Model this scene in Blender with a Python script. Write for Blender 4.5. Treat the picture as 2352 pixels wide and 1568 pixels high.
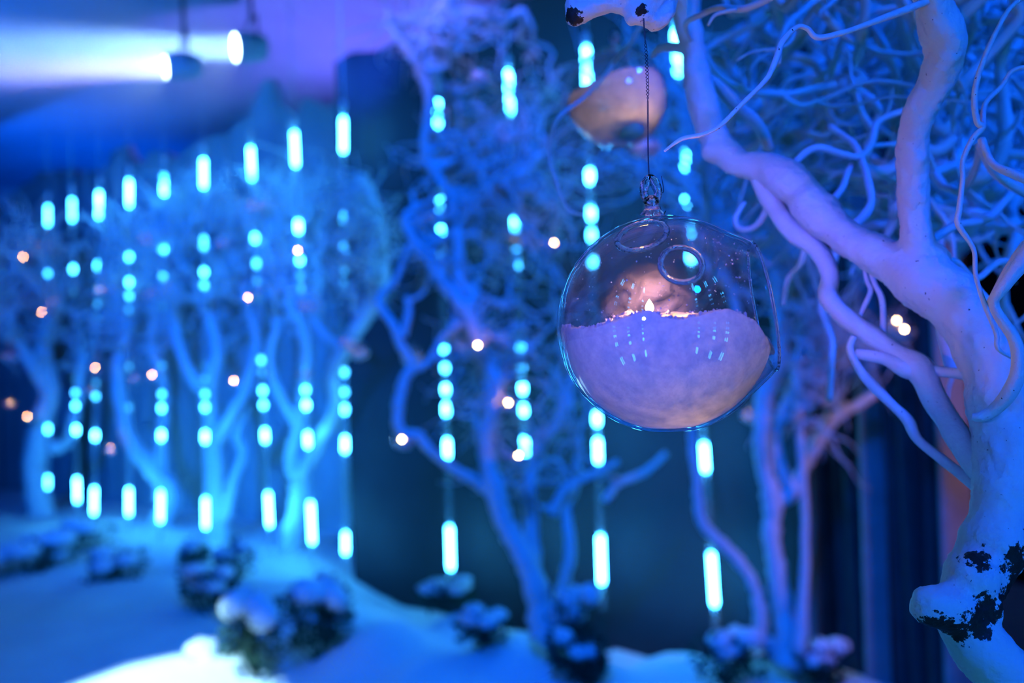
import bpy, bmesh, math, random
from mathutils import Vector, Matrix, noise, Quaternion

for o in list(bpy.data.objects):
    bpy.data.objects.remove(o, do_unlink=True)
SC = bpy.context.scene
COL = SC.collection
PI = math.pi

# ---------------------------------------------------------------- camera
W, H = 2352, 1568
LENS = 35.0
FPX = W * LENS / 36.0
CAM = Vector((0, 0, 1.65))
PITCH, ROLL = math.radians(0.6), math.radians(2.2)
FWD = Vector((0, math.cos(PITCH), math.sin(PITCH)))
_up0 = Vector((0, -math.sin(PITCH), math.cos(PITCH)))
RIGHT = Vector((1, 0, 0)) * math.cos(ROLL) - _up0 * math.sin(ROLL)
UP = Vector((1, 0, 0)) * math.sin(ROLL) + _up0 * math.cos(ROLL)
FOCUS = 0.56
cd = bpy.data.cameras.new('camera')
cam = bpy.data.objects.new('camera', cd); COL.objects.link(cam)
cd.lens = LENS; cd.sensor_width = 36; cd.clip_start = 0.02; cd.clip_end = 60
cam.matrix_world = Matrix(((RIGHT.x, UP.x, -FWD.x, CAM.x), (RIGHT.y, UP.y, -FWD.y, CAM.y), (RIGHT.z, UP.z, -FWD.z, CAM.z), (0, 0, 0, 1)))
cd.dof.use_dof = True
cd.dof.focus_distance = FOCUS
cd.dof.aperture_fstop = 5.0
SC.camera = cam

def U(px, py, d):
    """survey helper: the place seen at pixel (px, py) standing d metres in front of the camera"""
    return CAM + (FWD + RIGHT * ((px - W / 2) / FPX) - UP * ((py - H / 2) / FPX)) * d

# ---------------------------------------------------------------- world, exposure
SC.view_settings.view_transform = 'Standard'
SC.view_settings.look = 'None'
SC.view_settings.exposure = 0.0
SC.view_settings.gamma = 1.0
SC.view_settings.use_curve_mapping = False
try:
    SC.cycles.use_denoising = True
    SC.cycles.sample_clamp_indirect = 4.0
    SC.cycles.max_bounces = 6
    SC.cycles.diffuse_bounces = 1
    SC.cycles.glossy_bounces = 3
    SC.cycles.transmission_bounces = 6
    SC.cycles.adaptive_threshold = 0.12
    SC.cycles.adaptive_min_samples = 16
    SC.cycles.transparent_max_bounces = 16
    SC.cycles.volume_bounces = 0
    SC.cycles.blur_glossy = 0.3
except Exception:
    pass
wd = bpy.data.worlds.new('world'); SC.world = wd; wd.use_nodes = True
wd.node_tree.nodes['Background'].inputs[0].default_value = (0.0, 0.035, 0.30, 1)
wd.node_tree.nodes['Background'].inputs[1].default_value = 0.02

# ---------------------------------------------------------------- stage lights out of view, with unseen fill spots added
def spot(name, loc, target, color, power, size=60, blend=0.5, radius=0.15):
    l = bpy.data.lights.new(name, 'SPOT')
    l.color = color; l.energy = power; l.spot_size = math.radians(size); l.spot_blend = blend; l.shadow_soft_size = radius
    o = bpy.data.objects.new(name, l); COL.objects.link(o)
    o.location = loc
    o.rotation_euler = (Vector(target) - Vector(loc)).to_track_quat('-Z', 'Y').to_euler()
    return o
BLUE = (0.0, 0.10, 1.0)
VIOLET = (0.105, 0.08, 1.0)
AMBER = (1.0, 0.42, 0.28)
spot('violet_key_spotlight', (-1.9, -2.8, 2.05), (0.05, 0.58, 1.695), (0.052, 0.085, 1.0), 1600, 5.2, 1.0, 0.12)
spot('blue_side_spotlight', (1.6, -2.2, 3.6), (0.5, 0.8, 1.7), (0.0, 0.07, 1.0), 480, 50, 0.6, 0.2)
spot('blue_wash_spotlight', (-0.3, 1.6, 4.9), (0.3, 5.6, 1.3), BLUE, 1400, 80, 0.8, 0.25)
spot('blue_wash_spotlight', (-4.4, 2.6, 3.5), (-3.4, 8.6, 2.9), (0.0, 0.11, 1.0), 3000, 66, 0.9, 0.25)
spot('blue_tangle_fill', (2.4, 0.0, 4.4), (0.75, 1.4, 2.05), (0.0, 0.09, 1.0), 600, 34, 0.9, 0.15)  # unseen fill, added to brighten the tangle of shoots
spot('violet_ceiling_spotlight', (-1.2, 11.6, 1.6), (-2.6, 10.8, 5.2), (0.15, 0.14, 1.0), 950, 95, 0.9, 0.3)
spot('blue_ceiling_fill', (-6.5, 14.0, 1.6), (-7.0, 13.0, 5.2), (0.0, 0.10, 1.0), 800, 110, 0.9, 0.3)  # unseen fill added behind the left wall to turn the ceiling blue
spot('blue_far_fill', (-6.5, 14.4, 2.2), (-6.5, 19.0, 3.2), (0.0, 0.10, 1.0), 750, 140, 0.9, 0.3)  # unseen fill added behind the left wall to brighten the far wall
spot('blue_high_fill', (-1.9, 3.0, 4.9), U(835, 120, 7.9), (0.01, 0.07, 1.0), 7500, 13, 1.0, 0.15)  # unseen narrow spot added to lift the blue of the upper panel
spot('blue_high_fill', (-4.6, 4.0, 4.9), U(420, 290, 9.6), (0.0, 0.085, 1.0), 800, 34, 1.0, 0.15)  # unseen spot added to lift the blue high on the left wall
spot('violet_back_spotlight', (-2.2, 2.6, 4.95), U(1010, 20, 5.1), (0.26, 0.22, 1.0), 700, 16, 1.0, 0.15)
spot('amber_side_spotlight', (3.7, 2.4, 2.9), (2.25, 4.9, 1.25), AMBER, 170, 33, 0.7, 0.15)
spot('snow_patch_spotlight', (-3.2, 2.4, 4.9), U(338, 1568, 5.0), (0.40, 0.82, 1.0), 5200, 11, 0.25, 0.05)

# ---------------------------------------------------------------- materials
MAT = {}
def new_mat(name):
    m = bpy.data.materials.new(name); m.use_nodes = True
    nt = m.node_tree; nt.nodes.clear()
    out = nt.nodes.new('ShaderNodeOutputMaterial')
    MAT[name] = m
    return m, nt, out
def N(nt, t, **kw):
    n = nt.nodes.new(t)
    for k, v in kw.items():
        if k.startswith('i_'):
            n.inputs[k[2:].replace('_', ' ')].default_value = v
        else:
            setattr(n, k, v)
    return n
def L(nt, a, ao, b, bi): nt.links.new(a.outputs[ao], b.inputs[bi])

def principled(name, color, rough=0.8, spec=0.3, noise_scale=None, amount=0.1, bump=0.0, bump_scale=60, metallic=0.0):
    m, nt, out = new_mat(name)
    b = N(nt, 'ShaderNodeBsdfPrincipled')
    b.inputs['Base Color'].default_value = (*color, 1); b.inputs['Roughness'].default_value = rough
    b.inputs['Specular IOR Level'].default_value = spec; b.inputs['Metallic'].default_value = metallic
    L(nt, b, 0, out, 0)
    g = N(nt, 'ShaderNodeNewGeometry')
    if noise_scale:
        n = N(nt, 'ShaderNodeTexNoise'); n.inputs['Scale'].default_value = noise_scale; n.inputs['Detail'].default_value = 5
        L(nt, g, 'Position', n, 'Vector')
        mp = N(nt, 'ShaderNodeMapRange'); mp.inputs['From Min'].default_value = 0.3; mp.inputs['From Max'].default_value = 0.7
        mp.inputs['To Min'].default_value = 1 - amount; mp.inputs['To Max'].default_value = 1.0
        L(nt, n, 0, mp, 0)
        mx = N(nt, 'ShaderNodeVectorMath', operation='SCALE'); mx.inputs[0].default_value = color
        L(nt, mp, 0, mx, 'Scale'); L(nt, mx, 0, b, 'Base Color')
    if bump:
        n2 = N(nt, 'ShaderNodeTexNoise'); n2.inputs['Scale'].default_value = bump_scale; n2.inputs['Detail'].default_value = 6
        L(nt, g, 'Position', n2, 'Vector')
        bp = N(nt, 'ShaderNodeBump'); bp.inputs['Strength'].default_value = bump; bp.inputs['Distance'].default_value = 0.6 / bump_scale
        L(nt, n2, 0, bp, 'Height'); L(nt, bp, 0, b, 'Normal')
    return m

# painted bark with chipped places where the dark wood shows
CHIPS = [  # surveyed centres of the chips (px, py, d, radius in metres)
    (2145, 1432, 0.566, 0.008), (2172, 1440, 0.566, 0.008), (2200, 1442, 0.567, 0.008), (2235, 1428, 0.567, 0.009), (2262, 1402, 0.568, 0.009),
    (2284, 1375, 0.58, 0.010), (2246, 1298, 0.575, 0.008), (2244, 1280, 0.575, 0.007), (2330, 1345, 0.58, 0.010), (2322, 1375, 0.58, 0.010),
    (2335, 1290, 0.58, 0.010), (1478, 28, 0.545, 0.006), (1480, 45, 0.545, 0.005), (1312, 40, 0.555, 0.006), (2236, 1035, 0.60, 0.006)]
def bark():
    m, nt, out = new_mat('painted_bark')
    b = N(nt, 'ShaderNodeBsdfPrincipled'); b.inputs['Roughness'].default_value = 0.55; b.inputs['Specular IOR Level'].default_value = 0.25
    g = N(nt, 'ShaderNodeNewGeometry')
    last = None
    for (px, py, d, r) in CHIPS:
        p = U(px, py, d)
        v = N(nt, 'ShaderNodeVectorMath', operation='DISTANCE'); v.inputs[1].default_value = p
        L(nt, g, 'Position', v, 0)
        mp = N(nt, 'ShaderNodeMapRange'); mp.inputs['From Min'].default_value = r * 1.9; mp.inputs['From Max'].default_value = r * 0.3
        L(nt, v, 'Value', mp, 0)
        if last is None: last = mp
        else:
            mx = N(nt, 'ShaderNodeMath', operation='MAXIMUM'); L(nt, last, 0, mx, 0); L(nt, mp, 0, mx, 1); last = mx
    n = N(nt, 'ShaderNodeTexNoise'); n.inputs['Scale'].default_value = 190; n.inputs['Detail'].default_value = 6; n.inputs['Roughness'].default_value = 0.65
    L(nt, g, 'Position', n, 'Vector')
    n3 = N(nt, 'ShaderNodeTexNoise'); n3.inputs['Scale'].default_value = 420; n3.inputs['Detail'].default_value = 2
    L(nt, g, 'Position', n3, 'Vector')
    a = N(nt, 'ShaderNodeMath', operation='MULTIPLY_ADD'); a.inputs[1].default_value = 1.0; a.inputs[2].default_value = -0.5
    L(nt, n, 0, a, 0)
    s = N(nt, 'ShaderNodeMath', operation='MULTIPLY_ADD'); s.inputs[1].default_value = 2.4; L(nt, a, 0, s, 0); L(nt, last, 0, s, 2)
    st = N(nt, 'ShaderNodeMapRange'); st.inputs['From Min'].default_value = 0.52; st.inputs['From Max'].default_value = 0.60
    L(nt, s, 0, st, 0)
    # tiny scattered flecks
    fl = N(nt, 'ShaderNodeMapRange'); fl.inputs['From Min'].default_value = 0.735; fl.inputs['From Max'].default_value = 0.76
    L(nt, n3, 0, fl, 0)
    mm = N(nt, 'ShaderNodeMath', operation='MAXIMUM'); L(nt, st, 0, mm, 0); L(nt, fl, 0, mm, 1)
    cr = N(nt, 'ShaderNodeMix', data_type='RGBA'); cr.inputs[6].default_value = (0.80, 0.80, 0.80, 1); cr.inputs[7].default_value = (0.03, 0.022, 0.018, 1)
    L(nt, mm, 0, cr, 0); L(nt, cr, 2, b, 'Base Color')
    n2 = N(nt, 'ShaderNodeTexNoise'); n2.inputs['Scale'].default_value = 260; n2.inputs['Detail'].default_value = 6
    L(nt, g, 'Position', n2, 'Vector')
    bp = N(nt, 'ShaderNodeBump'); bp.inputs['Strength'].default_value = 0.6; bp.inputs['Distance'].default_value = 0.0018
    L(nt, n2, 0, bp, 'Height'); L(nt, bp, 0, b, 'Normal'); L(nt, b, 0, out, 0)
bark()
principled('white_branch', (0.78, 0.78, 0.78), 0.7, 0.2, 30, 0.12)
principled('snow_floor', (0.82, 0.82, 0.82), 0.85, 0.2, 3, 0.08, 0.5, 25)
principled('snow_cap', (0.84, 0.84, 0.84), 0.85, 0.2, 9, 0.08, 0.5, 60)
principled('wall_fabric', (0.50, 0.51, 0.54), 0.95, 0.1, 1.2, 0.25)
principled('dark_panel', (0.055, 0.056, 0.07), 0.9, 0.15, 1.5, 0.2)
principled('ceiling_paint', (0.62, 0.62, 0.66), 0.95, 0.1, 0.9, 0.2)
principled('dark_room_black', (0.006, 0.006, 0.008), 0.9, 0.1)
principled('curtain_lit_fold', (0.30, 0.29, 0.30), 0.9, 0.15, 8, 0.2)
principled('curtain_shaded_fold', (0.06, 0.058, 0.06), 0.9, 0.15, 8, 0.2)
principled('evergreen_leaf', (0.03, 0.085, 0.05), 0.7, 0.3, 20, 0.4)
principled('black_metal', (0.012, 0.012, 0.014), 0.45, 0.4)
principled('dark_wire', (0.05, 0.045, 0.06), 0.4, 0.5, metallic=0.6)
principled('candle_wax', (0.75, 0.68, 0.55), 0.5, 0.3)
principled('white_plastic', (0.7, 0.7, 0.72), 0.5, 0.3)

def thin_glass(name, ior=1.5, tint=(0.97, 0.985, 1.0), rough=0.0):
    m, nt, out = new_mat(name)
    lw = N(nt, 'ShaderNodeLayerWeight'); lw.inputs['Blend'].default_value = 0.5
    pw = N(nt, 'ShaderNodeMath', operation='POWER'); pw.inputs[1].default_value = 3.6; L(nt, lw, 'Facing', pw, 0)
    fr = N(nt, 'ShaderNodeMath', operation='MULTIPLY_ADD'); fr.inputs[1].default_value = 0.90; fr.inputs[2].default_value = 0.055; L(nt, pw, 0, fr, 0)
    t = N(nt, 'ShaderNodeBsdfTransparent'); t.inputs[0].default_value = (*tint, 1)
    g = N(nt, 'ShaderNodeBsdfGlossy'); g.inputs['Roughness'].default_value = rough
    mx = N(nt, 'ShaderNodeMixShader')
    L(nt, fr, 0, mx, 0); L(nt, t, 0, mx, 1); L(nt, g, 0, mx, 2); L(nt, mx, 0, out, 0)
thin_glass('globe_glass')
def solid_glass():
    m, nt, out = new_mat('solid_glass')
    g = N(nt, 'ShaderNodeBsdfGlass'); g.inputs['IOR'].default_value = 1.48; g.inputs['Roughness'].default_value = 0.01; g.inputs[0].default_value = (0.95, 0.97, 1, 1)
    n = N(nt, 'ShaderNodeTexNoise'); n.inputs['Scale'].default_value = 260
    ge = N(nt, 'ShaderNodeNewGeometry'); L(nt, ge, 'Position', n, 'Vector')
    bp = N(nt, 'ShaderNodeBump'); bp.inputs['Strength'].default_value = 0.35; bp.inputs['Distance'].default_value = 0.002
    L(nt, n, 0, bp, 'Height'); L(nt, bp, 0, g, 'Normal'); L(nt, g, 0, out, 0)
solid_glass()

def candle_snow(name, trans=0.45):
    m, nt, out = new_mat(name)
    g = N(nt, 'ShaderNodeNewGeometry')
    n = N(nt, 'ShaderNodeTexNoise'); n.inputs['Scale'].default_value = 130; n.inputs['Detail'].default_value = 7; n.inputs['Roughness'].default_value = 0.68
    L(nt, g, 'Position', n, 'Vector')
    n1 = N(nt, 'ShaderNodeTexNoise'); n1.inputs['Scale'].default_value = 700; n1.inputs['Detail'].default_value = 3
    L(nt, g, 'Position', n1, 'Vector')
    bp = N(nt, 'ShaderNodeBump'); bp.inputs['Strength'].default_value = 0.5; bp.inputs['Distance'].default_value = 0.001
    L(nt, n1, 0, bp, 'Height')
    d = N(nt, 'ShaderNodeBsdfDiffuse'); d.inputs[0].default_value = (0.86, 0.86, 0.88, 1); L(nt, bp, 0, d, 'Normal')
    t = N(nt, 'ShaderNodeBsdfTranslucent')
    mp = N(nt, 'ShaderNodeMapRange'); mp.inputs['From Min'].default_value = 0.33; mp.inputs['From Max'].default_value = 0.67
    mp.inputs['To Min'].default_value = 0.35; mp.inputs['To Max'].default_value = 1.0
    L(nt, n, 0, mp, 0)
    sc = N(nt, 'ShaderNodeVectorMath', operation='SCALE'); sc.inputs[0].default_value = (0.95, 0.9, 0.85); L(nt, mp, 0, sc, 'Scale'); L(nt, sc, 0, t, 0)
    mx = N(nt, 'ShaderNodeMixShader'); mx.inputs[0].default_value = trans
    L(nt, d, 0, mx, 1); L(nt, t, 0, mx, 2); L(nt, mx, 0, out, 0)
candle_snow('globe_snow')

def emit(name, color, strength):
    m, nt, out = new_mat(name)
    e = N(nt, 'ShaderNodeEmission'); e.inputs[0].default_value = (*color, 1); e.inputs[1].default_value = strength
    L(nt, e, 0, out, 0)
LEDC = (0.042, 0.44, 1.0)
for k, s in (('led_full', 56), ('led_bright', 27), ('led_mid', 11), ('led_dim', 3), ('led_faint', 1.1)):
    emit(k, LEDC, s)
emit('candle_flame', (1.0, 0.50, 0.14), 60)
emit('far_flame', (1.0, 0.50, 0.16), 150)
emit('lens_light', (0.55, 0.85, 1.0), 30)
emit('floor_lens_light', (0.5, 0.9, 1.0), 20)
def tube_plastic():
    m, nt, out = new_mat('tube_plastic')
    t = N(nt, 'ShaderNodeBsdfTransparent')
    d = N(nt, 'ShaderNodeBsdfTranslucent'); d.inputs[0].default_value = (0.8, 0.85, 0.9, 1)
    d2 = N(nt, 'ShaderNodeBsdfDiffuse'); d2.inputs[0].default_value = (0.8, 0.85, 0.9, 1)
    m1 = N(nt, 'ShaderNodeMixShader'); L(nt, d, 0, m1, 1); L(nt, d2, 0, m1, 2)
    mx = N(nt, 'ShaderNodeMixShader'); mx.inputs[0].default_value = 0.26
    L(nt, t, 0, mx, 1); L(nt, m1, 0, mx, 2); L(nt, mx, 0, out, 0)
tube_plastic()

# ---------------------------------------------------------------- mesh helpers
class MB:
    def __init__(self): self.v = []; self.f = []
    def add(self, vs, fs):
        k = len(self.v); self.v += vs; self.f += [tuple(i + k for i in f) for f in fs]
    def tube(self, pts, radii, sides=6, cap=True):
        n = len(pts); vs = []; fs = []
        t = (pts[1] - pts[0]).normalized()
        a = t.orthogonal().normalized()
        for i in range(n):
            tn = (pts[min(i + 1, n - 1)] - pts[max(i - 1, 0)])
            tn = tn.normalized() if tn.length > 1e-9 else t
            a = (a - tn * a.dot(tn))
            a = a.normalized() if a.length > 1e-6 else tn.orthogonal().normalized()
            b = tn.cross(a)
            for s in range(sides):
                ang = 2 * PI * s / sides
                vs.append(pts[i] + (a * math.cos(ang) + b * math.sin(ang)) * radii[i])
        for i in range(n - 1):
            for s in range(sides):
                s2 = (s + 1) % sides
                fs.append((i * sides + s, i * sides + s2, (i + 1) * sides + s2, (i + 1) * sides + s))
        if cap:
            vs.append(pts[0]); vs.append(pts[-1]); c0 = len(vs) - 2
            for s in range(sides):
                fs.append((c0, (s + 1) % sides, s)); fs.append((c0 + 1, (n - 1) * sides + s, (n - 1) * sides + (s + 1) % sides))
        self.add(vs, fs)
    def lathe(self, prof, segs=16, origin=Vector((0, 0, 0)), axis=None):
        """prof: (r, z) from bottom to top"""
        q = axis.to_track_quat('Z', 'Y') if axis is not None else Quaternion()
        vs = []; fs = []
        for (r, z) in prof:
            for s in range(segs):
                a = 2 * PI * s / segs
                vs.append(origin + q @ Vector((r * math.cos(a), r * math.sin(a), z)))
        for i in range(len(prof) - 1):
            for s in range(segs):
                s2 = (s + 1) % segs
                fs.append((i * segs + s, i * segs + s2, (i + 1) * segs + s2, (i + 1) * segs + s))
        self.add(vs, fs)
    def ball(self, c, rx, ry, rz, segs=10, rings=6):
        prof = []
        vs = [c + Vector((0, 0, -rz))]
        for i in range(1, rings):
            th = PI * i / rings
            for s in range(segs):
                a = 2 * PI * s / segs
                vs.append(c + Vector((rx * math.sin(th) * math.cos(a), ry * math.sin(th) * math.sin(a), -rz * math.cos(th))))
        vs.append(c + Vector((0, 0, rz)))
        fs = []
        for s in range(segs):
            s2 = (s + 1) % segs
            fs.append((0, 1 + s2, 1 + s))
            for i in range(rings - 2):
                fs.append((1 + i * segs + s, 1 + i * segs + s2, 1 + (i + 1) * segs + s2, 1 + (i + 1) * segs + s))
            fs.append((len(vs) - 1, 1 + (rings - 2) * segs + s, 1 + (rings - 2) * segs + s2))
        self.add(vs, fs)
    def mesh(self, name, mat, base=Vector((0, 0, 0)), smooth=True):
        me = bpy.data.meshes.new(name)
        me.from_pydata([tuple(v - base) for v in self.v], [], self.f)
        me.materials.append(MAT[mat])
        if smooth: me.polygons.foreach_set('use_smooth', [True] * len(me.polygons))
        me.update()
        return me
    def build(self, name, mat, parent=None, base=Vector((0, 0, 0)), smooth=True):
        return obj(name, self.mesh(name, mat, base, smooth), parent)
def obj(name, me, parent=None):
    o = bpy.data.objects.new(name, me); COL.objects.link(o)
    if parent is not None: o.parent = parent
    return o
def tag(o, label=None, cat=None, group=None, kind=None):
    if label: o['label'] = label
    if cat: o['category'] = cat
    if group: o['group'] = group
    if kind: o['kind'] = kind
    return o
def empty(name, loc, label, cat, group=None):
    o = bpy.data.objects.new(name, None); COL.objects.link(o); o.location = loc; o.empty_display_size = 0.05
    return tag(o, label, cat, group)
def catmull(pts, sub):
    out = []
    n = len(pts)
    for i in range(n - 1):
        p0, p1, p2, p3 = pts[max(i - 1, 0)], pts[i], pts[i + 1], pts[min(i + 2, n - 1)]
        for k in range(sub):
            t = k / sub
            out.append(0.5 * ((2 * p1) + (p2 - p0) * t + (2 * p0 - 5 * p1 + 4 * p2 - p3) * t * t + (3 * p1 - p0 - 3 * p2 + p3) * t ** 3))
    out.append(pts[-1])
    return out
def path(spec, sub=5, jitter=0.0, seed=0):
    """spec rows: (px, py, width px, d) -> centre points and radii"""
    pts = [Vector((*U(x, y, d), w * 0.5 * d / FPX)) for (x, y, w, d) in spec]
    c = catmull(pts, sub)
    P = [Vector(v[:3]) for v in c]; R = [max(v[3], 0.0004) for v in c]
    if jitter:
        for i, p in enumerate(P):
            q = noise.noise_vector(p * 40 + Vector((seed, 0, 0)))
            P[i] = p + q * jitter * R[i]
            R[i] *= 1 + 0.18 * noise.noise(p * 60 + Vector((0, seed, 0)))
    return P, R
def curly(p0, d0, length, r0, rng, n=14, curl=0.55, bias=Vector((0, 0, 0)), tip=0.25):
    """a curly willow shoot: wandering heading with a slow twist"""
    pts = [p0.copy()]; rad = [r0]
    d = d0.normalized(); step = length / n
    w = Vector((rng.uniform(-1, 1), rng.uniform(-1, 1), rng.uniform(-1, 1)))
    for i in range(n):
        w = (w * 0.72 + Vector((rng.gauss(0, 1), rng.gauss(0, 1), rng.gauss(0, 1))) * 0.7)
        d = (d + w * curl * 0.45 + bias * 0.12).normalized()
        pts.append(pts[-1] + d * step); rad.append(r0 * (1 - (1 - tip) * (i + 1) / n))
    return pts, rad

# ---------------------------------------------------------------- the room
LINE0 = Vector((1.06, 5.6)); LINE1 = Vector((-5.1, 10.9))
LU = (LINE1 - LINE0).normalized(); LN = Vector((-LU.y, LU.x)) if (-LU.y) > 0 else Vector((LU.y, -LU.x))
def cross2(a, b): return a.x * b.y - a.y * b.x
def line_depth(px, off=0.0):
    v = FWD + RIGHT * ((px - W / 2) / FPX)
    P = LINE0 + LN * off
    return cross2(P, LU) / cross2(Vector((v.x, v.y)), LU)
def on_line(px, off):
    p = U(px, 790, line_depth(px, off)); return Vector((p.x, p.y))

def wall_sheet(name, a, b, z0, top, mat, n=60, thick=0.08, folds=0.0, seed=0):
    """upright sheet from a to b (plan), top(t) gives its height; a real slab with thickness"""
    m = MB(); nrm = Vector((b - a)).normalized(); nrm = Vector((-nrm.y, nrm.x))
    rows = 10
    vs = []; fs = []
    for side in (0, 1):
        for i in range(n + 1):
            t = i / n; p = a.lerp(b, t)
            for j in range(rows + 1):
                z = z0 + (top(t) - z0) * j / rows
                f = folds * (math.sin(t * n * 0.9 + seed) + 0.5 * math.sin(t * n * 2.3 + z * 0.4)) if folds else 0
                q = p + nrm * ((side - 0.5) * thick + f)
                vs.append(Vector((q.x, q.y, z)))
    S = (n + 1) * (rows + 1)
    for side in (0, 1):
        for i in range(n):
            for j in range(rows):
                k = side * S + i * (rows + 1) + j
                f = (k, k + rows + 1, k + rows + 2, k + 1)
                fs.append(f if side == 0 else f[::-1])
    for i in range(n):
        for j in (0, rows):
            k = i * (rows + 1) + j
            fs.append((k, k + S, k + S + rows + 1, k + rows + 1))
    for i in (0, n):
        for j in range(rows):
            k = i * (rows + 1) + j
            fs.append((k, k + 1, k + 1 + S, k + S))
    m.add(vs, fs)
    o = m.build(name, mat); return tag(o, kind='structure')

PANEL_OFF, LEFT_OFF = 0.38, 1.2
pa = on_line(803, PANEL_OFF); pb = LINE0 + LN * PANEL_OFF - LU * 1.3
wall_sheet('wall_back', pa, pb, -0.4, lambda t: 4.07 + 0.05 * noise.noise(Vector((t * 12, 1, 4))), 'dark_panel', 60, 0.10)
la = on_line(880, LEFT_OFF); lb = LINE1 + LN * LEFT_OFF + LU * 5.5
def t_of(px):
    return (on_line(px, LEFT_OFF) - la).dot((lb - la).normalized()) / (lb - la).length
BUMPS = [(t_of(640), t_of(690) - t_of(640), 0.42), (t_of(735), t_of(760) - t_of(735), 0.14), (t_of(120), t_of(200) - t_of(120), 0.25), (t_of(300), t_of(340) - t_of(300), 0.2)]
def left_top(t):
    z = 4.06 + 0.10 * noise.noise(Vector((t * 16, 3.1, 0))) + 0.10 * noise.noise(Vector((t * 34, 7.7, 1)))
    return z + max(h * math.exp(-((t - c) / (1.0 * abs(w))) ** 2) for (c, w, h) in BUMPS)
wall_sheet('wall_left', la, lb, -0.4, left_top, 'wall_fabric', 160, 0.10, 0.02, 1.0)
m = MB(); m.add([Vector((-16, -6, 5.2)), Vector((9, -6, 5.2)), Vector((9, 20, 5.2)), Vector((-16, 20, 5.2)),
                 Vector((-16, -6, 5.3)), Vector((9, -6, 5.3)), Vector((9, 20, 5.3)), Vector((-16, 20, 5.3))],
                [(0, 1, 2, 3), (7, 6, 5, 4), (0, 4, 5, 1), (1, 5, 6, 2), (2, 6, 7, 3), (3, 7, 4, 0)])
tag(m.build('ceiling', 'ceiling_paint', smooth=False), kind='structure')
wall_sheet('wall_right', Vector((3.9, -6)), Vector((3.9, 12)), -0.4, lambda t: 5.2, 'dark_room_black', 6, 0.1)  # its black colour stands for the dark room beyond the curtain
wall_sheet('wall_far', Vector((-16, 19)), Vector((9, 19)), -0.4, lambda t: 5.2, 'wall_fabric', 10, 0.1)

# snowy ground with drifts
MOUNDS = [(890, 1420, 5.7, 0.36), (1060, 1405, 6.0, 0.30), (1190, 1455, 5.5, 0.34), (1560, 1500, 5.35, 0.30), (1760, 1485, 5.3, 0.25), (1910, 1540, 5.15, 0.25),
          (690, 1400, 6.2, 0.42), (500, 1330, 7.4, 0.5), (205, 1290, 8.2, 0.8), (90, 1235, 9.4, 0.8), (380, 1270, 8.4, 0.6), (640, 1350, 6.9, 0.5), (780, 1400, 6.2, 0.3),
          (1010, 1500, 5.3, 0.35), (1330, 1500, 5.2, 0.3)]
MW = [(U(x, y, d), s) for (x, y, d, s) in MOUNDS]
def ground_z(x, y):
    t = cross2(Vector((x, y)) - LINE0, LU)
    right = min(1, max(0, (x + 1.9) / 1.0)); right = right * right * (3 - 2 * right)
    base = -0.30 * right * min(1, max(0, (y - 4.6) / 0.8))
    h = 0
    for (p, s) in MW:
        r2 = (x - p.x) ** 2 + (y - p.y) ** 2
        h = max(h, (p.z - base) * math.exp(-r2 / (2 * s * s)))
    return base + h + 0.035 * noise.noise(Vector((x * 1.8, y * 1.8, 0))) + 0.012 * noise.noise(Vector((x * 6, y * 6, 2)))
m = MB(); NX, NY = 170, 130; X0, X1, Y0, Y1 = -13.0, 3.85, -1.0, 14.0
vs = []
for i in range(NX + 1):
    for j in range(NY + 1):
        x = X0 + (X1 - X0) * i / NX; y = Y0 + (Y1 - Y0) * (j / NY)
        vs.append(Vector((x, y, ground_z(x, y))))
m.add(vs, [(i * (NY + 1) + j, (i + 1) * (NY + 1) + j, (i + 1) * (NY + 1) + j + 1, i * (NY + 1) + j + 1) for i in range(NX) for j in range(NY)])
tag(m.build('floor', 'snow_floor'), kind='structure')

# pleated stage curtain at the right
ca, cb = U(1835, 900, 5.55), U(2262, 900, 4.75)
ca = Vector((ca.x, ca.y)); cb = Vector((cb.x, cb.y))
cdir = (cb - ca).normalized(); cn = Vector((cdir.y, -cdir.x))
if cn.y > 0: cn = -cn
curt = empty('stage_curtain', (ca.x, ca.y, -0.3), 'dark pleated stage curtain hanging behind the bare trees, catching blue and rosy light', 'curtain')
cuts = [0.0, 0.08, 0.17, 0.26, 0.355, 0.48, 0.58, 0.68, 0.775, 0.91]
depths = [0.06, 0.09, 0.05, 0.08, 0.13, 0.06, 0.09, 0.06, 0.15]
CL = (cb - ca).length
for k in range(9):
    m = MB(); vs = []; fs = []
    n = 12; rows = 14
    for side in (0, 1):
        for i in range(n + 1):
            t = i / n
            s = cuts[k] + (cuts[k + 1] - cuts[k]) * t
            for j in range(rows + 1):
                z = -0.3 + 4.8 * j / rows
                bul = depths[k] * math.sin(PI * t) * (1 + 0.15 * math.sin(z * 1.3 + k)) + 0.015 * math.sin(z * 2 + k * 2)
                q = ca + cdir * CL * s + cn * (bul - side * 0.006)
                vs.append(Vector((q.x, q.y, z)))
    S = (n + 1) * (rows + 1)
    for side in (0, 1):
        for i in range(n):
            for j in range(rows):
                q = side * S + i * (rows + 1) + j
                fs.append((q, q + rows + 1, q + rows + 2, q + 1) if side else (q, q + 1, q + rows + 2, q + rows + 1))
    m.add(vs, fs)
    m.build('pleat', 'curtain_lit_fold' if k in (0, 4, 8) else 'curtain_shaded_fold', curt, Vector((ca.x, ca.y, -0.3)))  # lit and shaded folds painted as a lighter and a darker cloth

# ---------------------------------------------------------------- hanging meteor light tubes
ORD = ['first', 'second', 'third', 'fourth', 'fifth', 'sixth', 'seventh', 'eighth', 'ninth', 'tenth', 'eleventh', 'twelfth', 'thirteenth']
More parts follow.
